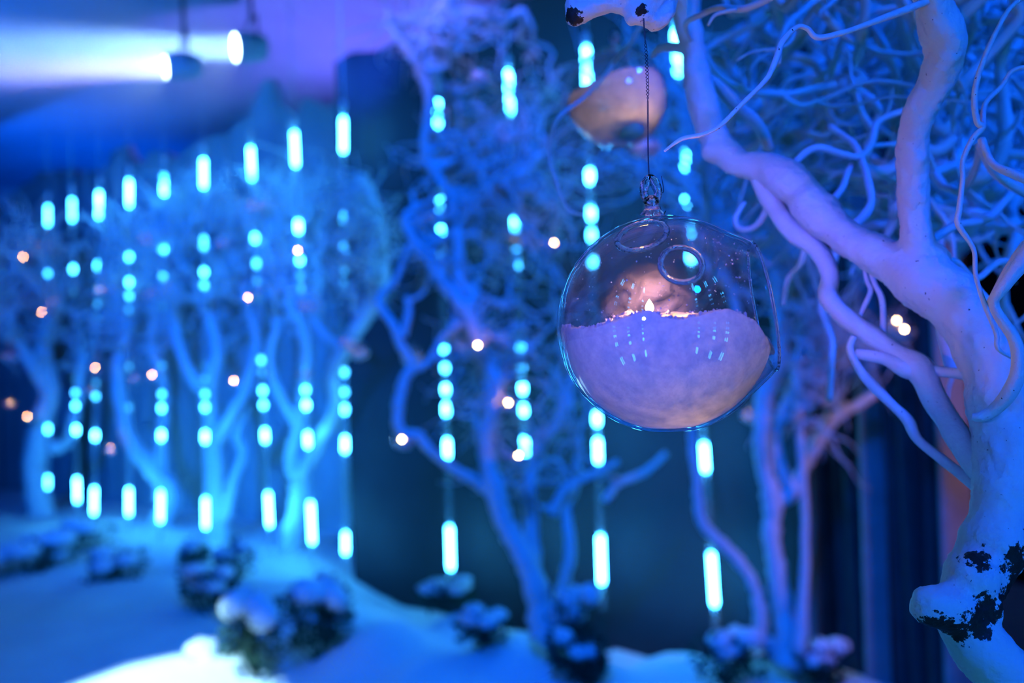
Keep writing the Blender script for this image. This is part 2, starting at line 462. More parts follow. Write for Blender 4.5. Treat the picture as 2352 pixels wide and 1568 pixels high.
# (x top, x bottom, y top of tube, y bottom of tube, [(y, length px, brightness 0..4)])
TUBES = [
 (110, 110, 455, 1150, [(495, 42, 3), (628, 8, 2), (688, 8, 0), (985, 14, 3), (1107, 26, 3)]),
 (165, 178, 440, 1190, [(482, 48, 3), (512, 8, 1), (618, 12, 3), (670, 8, 0), (870, 8, 0), (902, 8, 2), (932, 10, 3), (987, 14, 4), (1125, 52, 4)]),
 (228, 215, 420, 1215, [(470, 56, 4), (610, 14, 3), (670, 10, 2), (698, 8, 1), (730, 8, 0), (880, 8, 1), (910, 8, 2), (1000, 16, 4), (1150, 58, 4)]),
 (297, 296, 395, 1225, [(443, 58, 4), (590, 12, 3), (648, 12, 3), (680, 8, 2), (712, 8, 1), (842, 8, 1), (935, 12, 1), (1152, 58, 4)]),
 (377, 368, 375, 1245, [(408, 14, 2), (432, 30, 4), (572, 12, 3), (636, 10, 2), (670, 8, 0), (705, 8, 0), (840, 10, 1), (870, 8, 0), (905, 8, 2), (937, 12, 3), (1000, 18, 4), (1163, 68, 4)]),
 (467, 473, 345, 1265, [(398, 62, 4), (550, 10, 2), (565, 10, 2), (625, 12, 3), (655, 10, 2), (840, 8, 0), (870, 8, 1), (905, 9, 2), (935, 12, 3), (1003, 22, 4), (1178, 66, 4)]),
 (574, 622, 315, 1260, [(368, 56, 4), (405, 14, 3), (547, 16, 3), (605, 14, 2), (645, 8, 1), (685, 8, 0), (827, 8, 2), (855, 8, 1), (897, 10, 3), (930, 12, 3), (1000, 26, 4), (1170, 74, 4)]),
 (675, 719, 285, 1290, [(342, 76, 4), (520, 24, 4), (597, 14, 3), (635, 8, 1), (662, 14, 1), (850, 8, 1), (895, 10, 3), (930, 14, 4), (1010, 30, 4), (1200, 92, 4)]),
 (788, 794, 250, 1330, [(310, 76, 4), (500, 14, 3), (570, 14, 2), (620, 14, 1), (652, 12, 1), (820, 8, 1), (855, 9, 2), (900, 10, 2), (940, 16, 3), (1020, 32, 4), (1247, 46, 4)]),
 (1003, 1037, 185, 1365, [(247, 86, 4), (455, 10, 3), (475, 12, 3), (535, 24, 4), (580, 14, 3), (625, 10, 2), (805, 14, 3), (845, 14, 3), (895, 18, 4), (940, 24, 4), (1030, 40, 4), (1258, 96, 4)]),
 (1167, 1220, 150, 1330, [(212, 96, 4), (425, 18, 4), (445, 14, 4), (515, 26, 4), (565, 12, 2), (605, 20, 2), (800, 14, 3), (840, 14, 3), (890, 22, 4), (945, 26, 4), (1025, 40, 4), (1245, 72, 4)]),
 (1346, 1384, 100, 1400, [(155, 90, 4), (405, 28, 4), (490, 26, 4), (540, 22, 3), (600, 18, 3), (790, 16, 3), (840, 16, 3), (890, 20, 4), (962, 26, 4), (1035, 50, 4), (1285, 108, 4)]),
 (1550, 1647, 45, 1470, [(118, 105, 4), (368, 42, 4), (465, 38, 4), (530, 24, 3), (590, 20, 3), (800, 18, 3), (880, 20, 4), (950, 24, 4), (1050, 62, 4), (1330, 118, 4)]),
]
LEDMAT = ['led_faint', 'led_dim', 'led_mid', 'led_bright', 'led_full']
LEDR = 0.0205
_led_mesh = {}
def led_mesh(lpx_m, b):
    key = (round(lpx_m, 3), b)
    if key not in _led_mesh:
        m = MB(); h = max(0.0, lpx_m / 2 - LEDR * 0.6); prof = []
        r = LEDR if b > 1 else LEDR * 0.8
        for k in range(5):
            a = -PI / 2 + PI / 2 * k / 4; prof.append((max(r * math.cos(a), 1e-4), -h + r * math.sin(a)))
        for k in range(5):
            a = PI / 2 * k / 4; prof.append((max(r * math.cos(a), 1e-4), h + r * math.sin(a)))
        m.lathe(prof, 8)
        _led_mesh[key] = m.mesh('led', LEDMAT[b])
    return _led_mesh[key]
def make_tube(top, bot, leds, label, group):
    ax = (top - bot); Ln = ax.length; ax.normalize()
    e = empty('meteor_light_tube', bot, label, 'light tube', group)
    q = ax.to_track_quat('Z', 'Y')
    m = MB(); m.lathe([(0.004, 0.0), (0.016, 0.012), (0.019, 0.05), (0.019, Ln - 0.02), (0.017, Ln)], 12)
    o = m.build('tube_shell', 'tube_plastic', e); o.rotation_mode = 'QUATERNION'; o.rotation_quaternion = q
    m = MB(); m.lathe([(0.0001, Ln - 0.01), (0.021, Ln - 0.01), (0.021, Ln + 0.05), (0.006, Ln + 0.07), (0.0001, Ln + 0.07)], 12)
    o = m.build('end_cap', 'white_plastic', e); o.rotation_mode = 'QUATERNION'; o.rotation_quaternion = q
    m = MB(); p0 = ax * (Ln + 0.06); m.tube([p0, p0 + Vector((0, 0, 5.2 - (bot.z + p0.z)))], [0.004, 0.004], 5)
    m.build('cable', 'white_plastic', e)
    for (z, ln, b) in leds:
        o = obj('led', led_mesh(ln, b), e); o.location = ax * z; o.rotation_mode = 'QUATERNION'; o.rotation_quaternion = q
    return e
for i, (xt, xb, yt, yb, leds) in enumerate(TUBES):
    d = line_depth((xt + xb) / 2)
    top, bot = U(xt, yt, d), U(xb, yb, d)
    Ln = (top - bot).length
    L2 = [((yb - y) / (yb - yt) * Ln, max(2 * LEDR, (ln) * d / FPX), b) for (y, ln, b) in leds]
    make_tube(top, bot, L2, 'cyan glowing meteor light tube, %s of the hanging row counted from the far left end' % ORD[i], 'row of meteor light tubes along the wall')
# the row goes on round the room behind the photographer, mirrored in the glass
for i, (x, y) in enumerate([(1.55, -0.45), (1.30, -0.85), (0.90, -1.25), (-0.95, -1.10), (-1.20, -0.65), (-1.35, -0.20)]):
    rng = random.Random(i)
    L2 = [(z + rng.uniform(-0.04, 0.04), max(2 * LEDR, l), b) for (z, l, b) in
          ((0.25, 0.28, 3), (0.8, 0.10, 3), (1.02, 0.06, 3), (1.15, 0.04, 2), (1.27, 0.03, 2), (1.85, 0.03, 2), (1.98, 0.04, 2), (2.12, 0.06, 3), (2.65, 0.24, 3))]
    make_tube(Vector((x, y, 3.35)), Vector((x, y, 0.35)), L2,
              'cyan meteor light tube behind the viewer, %s of those mirrored in the glass bauble' % ORD[i], 'meteor light tubes mirrored in the glass')

# ---------------------------------------------------------------- the glass baubles
def globe_parts(R, segs, rings, holes=True, lips=True):
    """unit work in metres, centre at origin; the big mouth faces +X (a little up), flat foot below"""
    A = Vector((math.cos(math.radians(8.5)), -0.11, math.sin(math.radians(8.5)))).normalized()
    q = A.to_track_quat('Z', 'Y')
    HOLES = [(Vector((-0.27, -0.56, 0.80)).normalized(), 0.225), (Vector((0.02, -0.86, 0.48)).normalized(), 0.178)] if holes else []
    def body(rad):
        # profile along the mouth axis
        prof = []
        lim = math.acos(0.62)
        for k in range(rings + 1):
            th = PI - (PI - lim) * k / rings
            prof.append((max(rad * math.sin(th), 1e-5), rad * math.cos(th)))
        r0 = prof[-1][0]
        prof += [(rad * 0.745, rad * 0.68), (rad * 0.695, rad * 0.755), (rad * 0.645, rad * 0.83), (rad * 0.612, rad * 0.87), (rad * 0.600, rad * 0.885)]
        return prof
    out = body(R); inn = body(R * 0.972)
    rim = [(out[-1][0] * 1.0 - 0.0002, R * 0.898), (inn[-1][0] + 0.0002, R * 0.898)]
    bm = bmesh.new()
    rings_v = []
    for (r, z) in out + rim + inn[::-1]:
        ring = []
        for s in range(segs):
            a = 2 * PI * s / segs
            p = q @ Vector((r * math.cos(a), r * math.sin(a), z))
            lim_z = -0.968 * R if (r, z) in out else -0.940 * R
            if p.z < lim_z: p.z = lim_z + (p.z - lim_z) * 0.06
            ring.append(bm.verts.new(p))
        rings_v.append(ring)
    for i in range(len(rings_v) - 1):
        for s in range(segs):
            s2 = (s + 1) % segs
            bm.faces.new((rings_v[i][s], rings_v[i][s2], rings_v[i + 1][s2], rings_v[i + 1][s]))
    for (hd, ang) in HOLES:
        kill = [f for f in bm.faces if f.calc_center_median().normalized().angle(hd) < ang]
        vs = {v for f in kill for v in f.verts}
        bmesh.ops.delete(bm, geom=kill, context='FACES')
        for v in bm.verts:
            if v in vs and v.is_valid and v.link_faces:
                n = v.co.normalized(); l = v.co.length
                t = (n - hd * n.dot(hd)).normalized()
                v.co = (hd * math.cos(ang) + t * math.sin(ang)) * l
    for v in [v for v in bm.verts if not v.link_faces]: bm.verts.remove(v)
    for f in bm.faces: f.smooth = True
    bmesh.ops.remove_doubles(bm, verts=bm.verts, dist=1e-6)
    me = bpy.data.meshes.new('globe'); bm.to_mesh(me); bm.free(); me.materials.append(MAT['globe_glass'])
    lip_meshes = []
    if lips:
        for (hd, ang) in HOLES:
            m = MB(); u = hd.orthogonal().normalized(); w = hd.cross(u); pts = []
            for s in range(41):
                a = 2 * PI * s / 40
                pts.append((hd * math.cos(ang) + (u * math.cos(a) + w * math.sin(a)) * math.sin(ang)) * R * 0.99)
            m.tube(pts, [R * 0.026] * 41, 10, cap=False); lip_meshes.append(m.mesh('hole_lip', 'solid_glass'))
        m = MB(); u = A.orthogonal().normalized(); w = A.cross(u)
        m.tube([A * R * 0.893 + (u * math.cos(2 * PI * s / 60) + w * math.sin(2 * PI * s / 60)) * R * 0.594 for s in range(61)], [R * 0.014] * 61, 10, cap=False)
        lip_meshes.append(m.mesh('mouth_rim', 'solid_glass'))
    return me, lip_meshes
def hook_mesh(R, segs=12, n=36):
    m = MB(); pts = []
    for s in range(n + 1):
        a = 2 * PI * s / n
        z = math.sin(a)
        pts.append(Vector((R * 0.052 * math.cos(a) * (1.15 - 0.3 * z), R * 0.012 * math.sin(a * 3), R * (1.19 + 0.105 * z))))
    m.tube(pts, [R * 0.040 * (1 + 0.12 * math.sin(3 * 2 * PI * s / n)) for s in range(n + 1)], segs, cap=False)
    m.lathe([(R * 0.11, R * 0.975), (R * 0.075, R * 1.01), (R * 0.058, R * 1.06), (R * 0.06, R * 1.12), (R * 0.03, R * 1.14)], 16)
    return m.mesh('hook', 'solid_glass')
def snow_mesh(R, hfun, segs, rings, rough, k=0.962):
    rr = R * k; m = MB(); vs = []; fs = []
    def place(p):
        n = p.copy()
        if n.z < -0.935 * R: n.z = -0.935 * R
        h = hfun(n.x / R, n.y / R) * R
        if n.z > h:
            n.z = h
            n.z += rough * R * (noise.noise(n * (26 / R) * 0.5) + 0.7 * noise.noise(n * (60 / R) * 0.5) + 0.5 * noise.noise(n * (130 / R) * 0.5))
        return n
    vs.append(place(Vector((0, 0, -rr))))
    for i in range(1, rings):
        # ring heights packed so that the edge of the heap is fine
        th = PI * i / rings
        for s in range(segs):
            a = 2 * PI * s / segs
            vs.append(place(Vector((rr * math.sin(th) * math.cos(a), rr * math.sin(th) * math.sin(a), -rr * math.cos(th)))))
    vs.append(place(Vector((0, 0, rr))))
    for s in range(segs):
        s2 = (s + 1) % segs
        fs.append((0, 1 + s2, 1 + s))
        for i in range(rings - 2):
            fs.append((1 + i * segs + s, 1 + i * segs + s2, 1 + (i + 1) * segs + s2, 1 + (i + 1) * segs + s))
        fs.append((len(vs) - 1, 1 + (rings - 2) * segs + s, 1 + (rings - 2) * segs + s2))
    m.add(vs, fs)
    return m.mesh('snow_filling', 'globe_snow')
def flame_mesh(h, r, mat):
    m = MB(); m.lathe([(r * 0.2, 0), (r * 0.75, h * 0.15), (r, h * 0.35), (r * 0.8, h * 0.6), (r * 0.35, h * 0.85), (0.0001, h)], 12)
    return m.mesh('flame', mat)
def candle_mesh(r, h):
    m = MB(); m.lathe([(0.0001, 0), (r, 0), (r, h * 0.92), (r * 0.94, h), (r * 0.6, h * 0.97), (0.0001, h * 0.95)], 24)
    return m.mesh('candle', 'candle_wax')
def lamp(parent, loc, power, color, radius):
    l = bpy.data.lights.new('candle_glow', 'POINT'); l.energy = power; l.color = color; l.shadow_soft_size = radius
    o = bpy.data.objects.new('candle_glow', l); COL.objects.link(o); o.parent = parent; o.location = loc
    return o
def wire_pair(m, a, b, r, twist_from, twist_to, turns, amp):
    n = 90
    for ph in (0, PI):
        pts = []
        for i in range(n + 1):
            t = i / n
            p = a.lerp(b, t)
            if twist_from < t < twist_to:
                w = min(1, (t - twist_from) / 0.05, (twist_to - t) / 0.05)
                an = ph + turns * 2 * PI * (t - twist_from) / (twist_to - twist_from)
                p = p + (RIGHT * math.cos(an) + FWD * math.sin(an)) * amp * w
            else:
                p = p + RIGHT * (0.25 * amp * math.cos(ph))
            pts.append(p + RIGHT * 0.0007 * math.sin(t * 5))
        m.tube(pts, [r] * (n + 1), 5)

# main bauble
R1 = 250 * FOCUS / FPX
C1 = U(1529, 745, FOCUS)
b1 = empty('glass_bauble', C1 - Vector((0, 0, R1 * 0.968)), 'large sharp clear glass bauble half filled with snow, glowing candle inside', 'bauble')
B1O = C1 - b1.location
gm, lips = globe_parts(R1, 128, 84)
g = obj('globe', gm, b1); g.location = B1O
for lm in lips:
    o = obj(lm.name, lm, g)
o = obj('hook', hook_mesh(R1), g); o.location = (-0.115 * R1, -0.02, 0); o.rotation_euler = (0, math.radians(-1), 0)
def h1(x, y):
    h = 0.05 - 0.10 * max(0, -x - 0.25) ** 1.3 - 0.9 * max(0, x - 0.66) - 0.25 * max(0, x - 0.5) - 0.03 * math.cos(x * 9)
    h += 0.05 * math.exp(-((x + 0.27) ** 2) / 0.004) * 0.5
    front = max(0, -y - 0.1)
    h += 0.0 * front
    h += 0.11 * math.exp(-(((x + 0.02) / 0.34) ** 2 + ((y - 0.66) / 0.26) ** 2)) if y > 0 else 0.0
    return h
sn = obj('snow_filling', snow_mesh(R1, h1, 220, 150, 0.018), b1); sn.location = B1O
FL = Vector((-0.135 * R1, 0.05 * R1, 0.16 * R1))
cn1 = obj('candle', candle_mesh(0.019, 0.030), b1); cn1.location = B1O + FL - Vector((0, 0, 0.036))
fl = obj('flame', flame_mesh(0.0080, 0.0026, 'candle_flame'), cn1); fl.location = (0, 0, 0.033)
lamp(b1, B1O + FL + Vector((0.002, 0.012, 0.006)), 0.24, (1.0, 0.38, 0.06), 0.003)
lamp(b1, B1O + Vector((0.12 * R1, -0.18 * R1, -0.68 * R1)), 0.036, (1.0, 0.55, 0.30), 0.012)
m = MB(); rng = random.Random(5)
for k in range(420):
    th = rng.uniform(-1.35, 1.35); z = rng.uniform(0.06, 0.9)
    d = Vector((math.sin(th) * math.sqrt(1 - z * z), -math.cos(th) * math.sqrt(1 - z * z), z))
    if rng.random() < 0.35: d.y = -d.y
    if d.x < -0.25 and rng.random() < 0.7: continue
    if d.angle(Vector((-0.27, -0.56, 0.80))) < 0.26 or d.angle(Vector((0.02, -0.86, 0.48))) < 0.24 or d.x > 0.75: continue
    s = R1 * rng.choice((0.003, 0.004, 0.005, 0.008))
    c = d * R1 * 0.962
    m.ball(c, s * rng.uniform(0.6, 1.6), s, s * rng.uniform(0.6, 1.4), 5, 3)
for k in range(260):   # loose grains along the edge of the heap
    a = rng.uniform(0, 2 * PI); r = R1 * 0.945 * (1 - rng.random() ** 3 * 0.5)
    x, y = r * math.cos(a), r * math.sin(a)
    if x > 0.62 * R1: continue
    s = R1 * rng.uniform(0.008, 0.02)
    m.ball(Vector((x, y, h1(x / R1, y / R1) * R1 + s * 0.6)), s * rng.uniform(0.5, 1.3), s * 0.8, s * rng.uniform(0.5, 1.5), 5, 3)
o = m.build('snow_specks', 'globe_snow', b1); o.location = B1O; o['kind'] = 'stuff'
# film added inside the back of the globe to catch the flame's glow
mat, nt, out = new_mat('glow_film')
tc = N(nt, 'ShaderNodeTexCoord'); dn = N(nt, 'ShaderNodeVectorMath', operation='DISTANCE'); dn.inputs[1].default_value = (-0.02 * R1, 0.93 * R1, 0.16 * R1); L(nt, tc, 'Object', dn, 0)
mp = N(nt, 'ShaderNodeMapRange', interpolation_type='SMOOTHSTEP'); mp.inputs['From Min'].default_value = 0.05 * R1; mp.inputs['From Max'].default_value = 0.56 * R1
mp.inputs['To Min'].default_value = 0.55; mp.inputs['To Max'].default_value = 0.0; L(nt, dn, 'Value', mp, 0)
nz = N(nt, 'ShaderNodeTexNoise'); nz.inputs['Scale'].default_value = 55; nz.inputs['Detail'].default_value = 5; nz.inputs['Distortion'].default_value = 1.2; L(nt, tc, 'Object', nz, 'Vector')
nm = N(nt, 'ShaderNodeMapRange'); nm.inputs['From Min'].default_value = 0.32; nm.inputs['From Max'].default_value = 0.72; L(nt, nz, 0, nm, 0)
ml = N(nt, 'ShaderNodeMath', operation='MULTIPLY'); L(nt, mp, 0, ml, 0); L(nt, nm, 0, ml, 1)
tr = N(nt, 'ShaderNodeBsdfTransparent'); df = N(nt, 'ShaderNodeBsdfDiffuse'); df.inputs[0].default_value = (0.85, 0.85, 0.85, 1)
mx = N(nt, 'ShaderNodeMixShader'); L(nt, ml, 0, mx, 0); L(nt, tr, 0, mx, 1); L(nt, df, 0, mx, 2); L(nt, mx, 0, out, 0)
m = MB(); vs = []; fs = []
for i in range(25):
    for j in range(17):
        az = -1.0 + 2.0 * i / 24; el = -0.05 + 0.95 * j / 16
        vs.append(Vector((math.sin(az) * math.cos(el), math.cos(az) * math.cos(el), math.sin(el))) * R1 * 0.958)
m.add(vs, [(i * 17 + j, i * 17 + j + 1, (i + 1) * 17 + j + 1, (i + 1) * 17 + j) for i in range(24) for j in range(16)])
o = m.build('glow_film', 'glow_film', b1); o.location = B1O
m = MB(); wa, wb = U(1478, 42, 0.548), U(1494, 420, FOCUS)
wire_pair(m, wa, wb, 0.00022, 0.12, 0.5, 9, 0.0009)
for seq in ([(1494, 418), (1484, 430), (1481, 460), (1490, 480), (1497, 498), (1505, 486), (1516, 474)], [(1494, 418), (1504, 424), (1512, 436), (1517, 442), (1524, 440), (1522, 420), (1519, 404)],
            [(1516, 474), (1522, 490), (1529, 484), (1525, 492)], [(1478, 72), (1484, 74), (1490, 70)]):
    P = catmull([U(x, y, FOCUS - 0.004) for (x, y) in seq], 6); m.tube(P, [0.00022] * len(P), 5)
m.build('wire', 'dark_wire', b1, b1.location)

# second bauble, further back and higher
D2 = 1.17; C2 = U(1416, 226, D2); R2 = 116 * D2 / FPX
b2 = empty('glass_bauble', C2 - Vector((0, 0, R2 * 0.968)), 'blurred glass bauble full of warmly glowing snow hanging above and behind the sharp one', 'bauble')
O2 = C2 - b2.location
gm2, lips2 = globe_parts(R2, 72, 44)
g = obj('globe', gm2, b2); g.location = O2; g.rotation_euler = (0, 0, math.radians(150))
for lm in lips2: obj(lm.name, lm, g)
o = obj('hook', hook_mesh(R2), g)
def h2(x, y): return 0.42 - 0.30 * max(0, -x) + 0.06 * x - 0.5 * max(0, x - 0.65) + 0.1 * y
o = obj('snow_filling', snow_mesh(R2, h2, 96, 60, 0.02), b2); o.location = O2
c2 = obj('candle', candle_mesh(0.015, 0.018), b2); c2.location = O2 + Vector((0.20 * R2, -0.42 * R2, -0.86 * R2))
f2 = obj('flame', flame_mesh(0.009, 0.004, 'candle_flame'), c2); f2.location = (0, 0, 0.018)
lamp(b2, O2 + Vector((0.30 * R2, -0.36 * R2, -0.15 * R2)), 0.027, (1.0, 0.56, 0.26), 0.012)
m = MB(); P = catmull([U(1405, 96, D2), U(1408, 30, D2), U(1420, -60, 1.0), U(1475, -130, 0.9)], 8); m.tube(P, [0.0004] * len(P), 5)
m.build('wire', 'dark_wire', b2, b2.location)

# small far baubles in the trees: (px, py, d, flame faces the viewer, wire length)
FAR = [(1276, 566, 5.3, 1), (1097, 800, 5.1, 1), (1102, 172, 5.2, 0), (978, 492, 5.6, 0), (1185, 548, 5.7, 0), (945, 818, 5.6, 0), (826, 806, 6.2, 0), (1170, 931, 5.2, 1), (928, 1015, 5.2, 1),
       (1193, 1052, 5.1, 1), (1727, 948, 5.1, 0), (2052, 745, 4.3, 1), (2074, 765, 4.2, 1), (1483, 334, 4.0, 0), (687, 580, 6.4, 1), (568, 688, 6.8, 1), (702, 702, 6.6, 0), (540, 878, 7.0, 1), (350, 864, 7.4, 1),
       (582, 474, 7.0, 0), (513, 556, 7.0, 0), (335, 549, 7.5, 0), (345, 672, 7.6, 0), (229, 668, 8.2, 0), (120, 688, 8.6, 0), (95, 720, 8.2, 1), (55, 594, 8.0, 1), (91, 564, 8.8, 0), (218, 848, 8.0, 1),
       (206, 898, 8.4, 0), (22, 815, 8.2, 0), (22, 925, 8.4, 0), (65, 959, 8.0, 1), (252, 1030, 8.2, 0), (701, 855, 6.4, 0), (800, 786, 6.5, 0), (310, 866, 8.0, 0)]
RF = 0.058
gmf, _ = globe_parts(RF, 28, 18, holes=False, lips=False)
hkf = hook_mesh(RF, 6, 12)
snf = [snow_mesh(RF, lambda x, y: -0.12 + 0.05 * x, 28, 18, 0.03), snow_mesh(RF, lambda x, y: 0.05 - 0.1 * x - 0.12 * y, 28, 18, 0.03)]
cnf = candle_mesh(0.014, 0.014); flf = flame_mesh(0.0125, 0.0058, 'far_flame')
def tube_x(i, y):
    xt, xb, yt, yb, _ = TUBES[i]; return xt + (xb - xt) * (y - yt) / (yb - yt)
gaps = {}
for k, f in enumerate(FAR):
    g_ = sum(1 for i in range(13) if tube_x(i, f[1]) < f[0]); gaps.setdefault(g_, []).append(k)
LAB = {}
for g_, ks in gaps.items():
    ks.sort(key=lambda k: FAR[k][1])
    where = 'left of all light tubes' if g_ == 0 else ('beyond the last light tube' if g_ == 13 else 'between %s and %s light tubes from left' % (ORD[g_ - 1], ORD[g_]))
    for r, k in enumerate(ks):
        rank = 'the only one' if len(ks) == 1 else ('uppermost' if r == 0 else ('lowest' if r == len(ks) - 1 else ORD[r] + ' from the top'))
        LAB[k] = 'tiny candle bauble, %s %s' % (rank, where)
WIRE_TOPS = []
for k, (px, py, d, front) in enumerate(FAR):
    rng = random.Random(100 + k)
    if px < 790: d = line_depth(px) - 0.12      # these hang in the crowns along the row of tubes
    c = U(px, py, d)
    cz = c + Vector((0, 0, 0.016 if front else 0.0))
    e = empty('small_glass_bauble', cz - Vector((0, 0, RF * 0.968)), LAB[k], 'bauble', 'small candle baubles in the far trees')
    e.rotation_euler = (0, 0, rng.uniform(-0.6, 0.6))
    o_ = Vector((0, 0, RF * 0.968))
    s = snf[0] if front else snf[1]
    a = obj('globe', gmf, e); a.location = o_
    a.rotation_euler = (0, 0, rng.choice((0, PI)))
    obj('hook', hkf, a)
    a = obj('snow_filling', s, e); a.location = o_
    cy = -0.35 * RF if front else 0.30 * RF
    a = obj('candle', cnf, e); a.location = o_ + Vector((0, cy, -0.32 * RF))
    f_ = obj('flame', flf, a); f_.location = (0, 0, 0.0135)
    wl = rng.uniform(0.22, 0.45) if k != 13 else 5.2 - (e.location.z + RF * 2.2)
    m = MB(); m.tube([Vector((0, 0, RF * 2.27)), Vector((0.004, 0, RF * 2.2 + wl))], [0.0008, 0.0008], 4); m.build('wire', 'dark_wire', e)
    WIRE_TOPS.append((k, e.location + Vector((0, 0, RF * 2.2 + wl))))

# ---------------------------------------------------------------- the near white tree at the right
TE = [(2460, 1690, 140, 0.57), (2335, 1572, 135, 0.575), (2235, 1465, 135, 0.58), (2215, 1375, 135, 0.585), (2270, 1280, 150, 0.595), (2300, 1170, 150, 0.60), (2312, 1050, 152, 0.61),
      (2300, 920, 152, 0.62), (2268, 800, 148, 0.635), (2200, 705, 145, 0.65), (2120, 642, 132, 0.665), (2040, 595, 104, 0.68), (1950, 548, 86, 0.70), (1890, 500, 92, 0.715), (1830, 430, 92, 0.73),
      (1760, 386, 74, 0.745), (1690, 374, 66, 0.76), (1640, 312, 70, 0.775), (1607, 205, 66, 0.79), (1592, 105, 64, 0.80), (1572, 20, 60, 0.80), (1560, -110, 60, 0.78), (1590, -260, 56, 0.75)]
VE = [(2112, 640, 90, 0.665), (2105, 540, 78, 0.66), (2098, 440, 72, 0.655), (2097, 330, 74, 0.645), (2112, 260, 76, 0.635), (2150, 185, 84, 0.625), (2172, 110, 92, 0.615), (2150, 35, 88, 0.61), (2120, -60, 84, 0.60), (2090, -220, 80, 0.60)]
SE = [(2262, 1385, 120, 0.585), (2205, 1395, 112, 0.578), (2165, 1392, 100, 0.572), (2140, 1390, 70, 0.57)]
base_e = U(2380, 1560, 0.575); base_e.z = ground_z(base_e.x, base_e.y)
tree = empty('white_willow_tree', base_e, 'large near white-painted curly willow tree with a sawn side stub and chipped bark', 'tree')
m = MB()
for sp, j in ((TE, 0.10), (VE, 0.08), (SE, 0.05)):
    P, Rr = path(sp, 7, j, 3); m.tube(P, Rr, 20)
p0 = U(2460, 1690, 0.57); gz = base_e
P = catmull([p0 + (U(2335, 1572, 0.575) - p0) * 0.3, p0, p0 + Vector((0.015, 0.0, -0.25)), Vector((gz.x + 0.03, gz.y, gz.z + 0.5)), Vector((gz.x, gz.y, gz.z - 0.05))], 8)
m.tube(P, [0.0175 + 0.0012 * i for i in range(len(P))], 20)
for q, r in ((U(2138, 1390, 0.571), 0.0122), (U(2155, 1395, 0.572), 0.0128)):
    m.ball(q, r, r, r, 16, 10)
for q, r in ((U(2085, 610, 0.667), 0.014), (U(2140, 600, 0.662), 0.013), (U(2235, 1330, 0.58), 0.016), (U(1640, 345, 0.77), 0.011)):
    m.ball(q, r, r, r, 12, 8)
o = m.build('trunk', 'painted_bark', tree, base_e)
tex = bpy.data.textures.new('bark_clouds', 'CLOUDS'); tex.noise_scale = 0.012; tex.noise_depth = 3
tex2 = bpy.data.textures.new('bark_fine', 'CLOUDS'); tex2.noise_scale = 0.0035; tex2.noise_depth = 2
def fuse(o, vox, s1, s2):
    md = o.modifiers.new('fuse', 'REMESH'); md.mode = 'VOXEL'; md.voxel_size = vox; md.use_smooth_shade = True
    md = o.modifiers.new('soften', 'SMOOTH'); md.factor = 0.6; md.iterations = 14
    md = o.modifiers.new('knots', 'DISPLACE'); md.texture = tex; md.strength = s1; md.mid_level = 0.5; md.texture_coords = 'LOCAL'
    md = o.modifiers.new('grain', 'DISPLACE'); md.texture = tex2; md.strength = s2; md.mid_level = 0.5; md.texture_coords = 'LOCAL'
fuse(o, 0.0019, 0.003, 0.0016)
# the knobbly branch end above the bauble
m = MB()
for sp in ([(1316, 30, 50, 0.56), (1335, 25, 62, 0.56), (1385, 0, 66, 0.56), (1440, -10, 90, 0.56), (1490, -40, 105, 0.565), (1530, -120, 100, 0.60), (1560, -220, 80, 0.68), (1585, -262, 60, 0.75)],
           [(1500, -50, 90, 0.562), (1478, 5, 88, 0.558), (1466, 42, 64, 0.558), (1462, 58, 40, 0.558)],
           [(1520, -50, 76, 0.565), (1530, 5, 62, 0.562), (1522, 40, 46, 0.56), (1512, 55, 32, 0.56)]):
    P, Rr = path(sp, 6, 0.06, 9); m.tube(P, Rr, 16)
for q, r in ((U(1322, 38, 0.56), 0.0062), (U(1318, 12, 0.56), 0.0055), (U(1500, 40, 0.56), 0.008)):
    m.ball(q, r, r, r, 12, 8)
o = m.build('branch', 'painted_bark', tree, base_e)
fuse(o, 0.0014, 0.004, 0.0010)
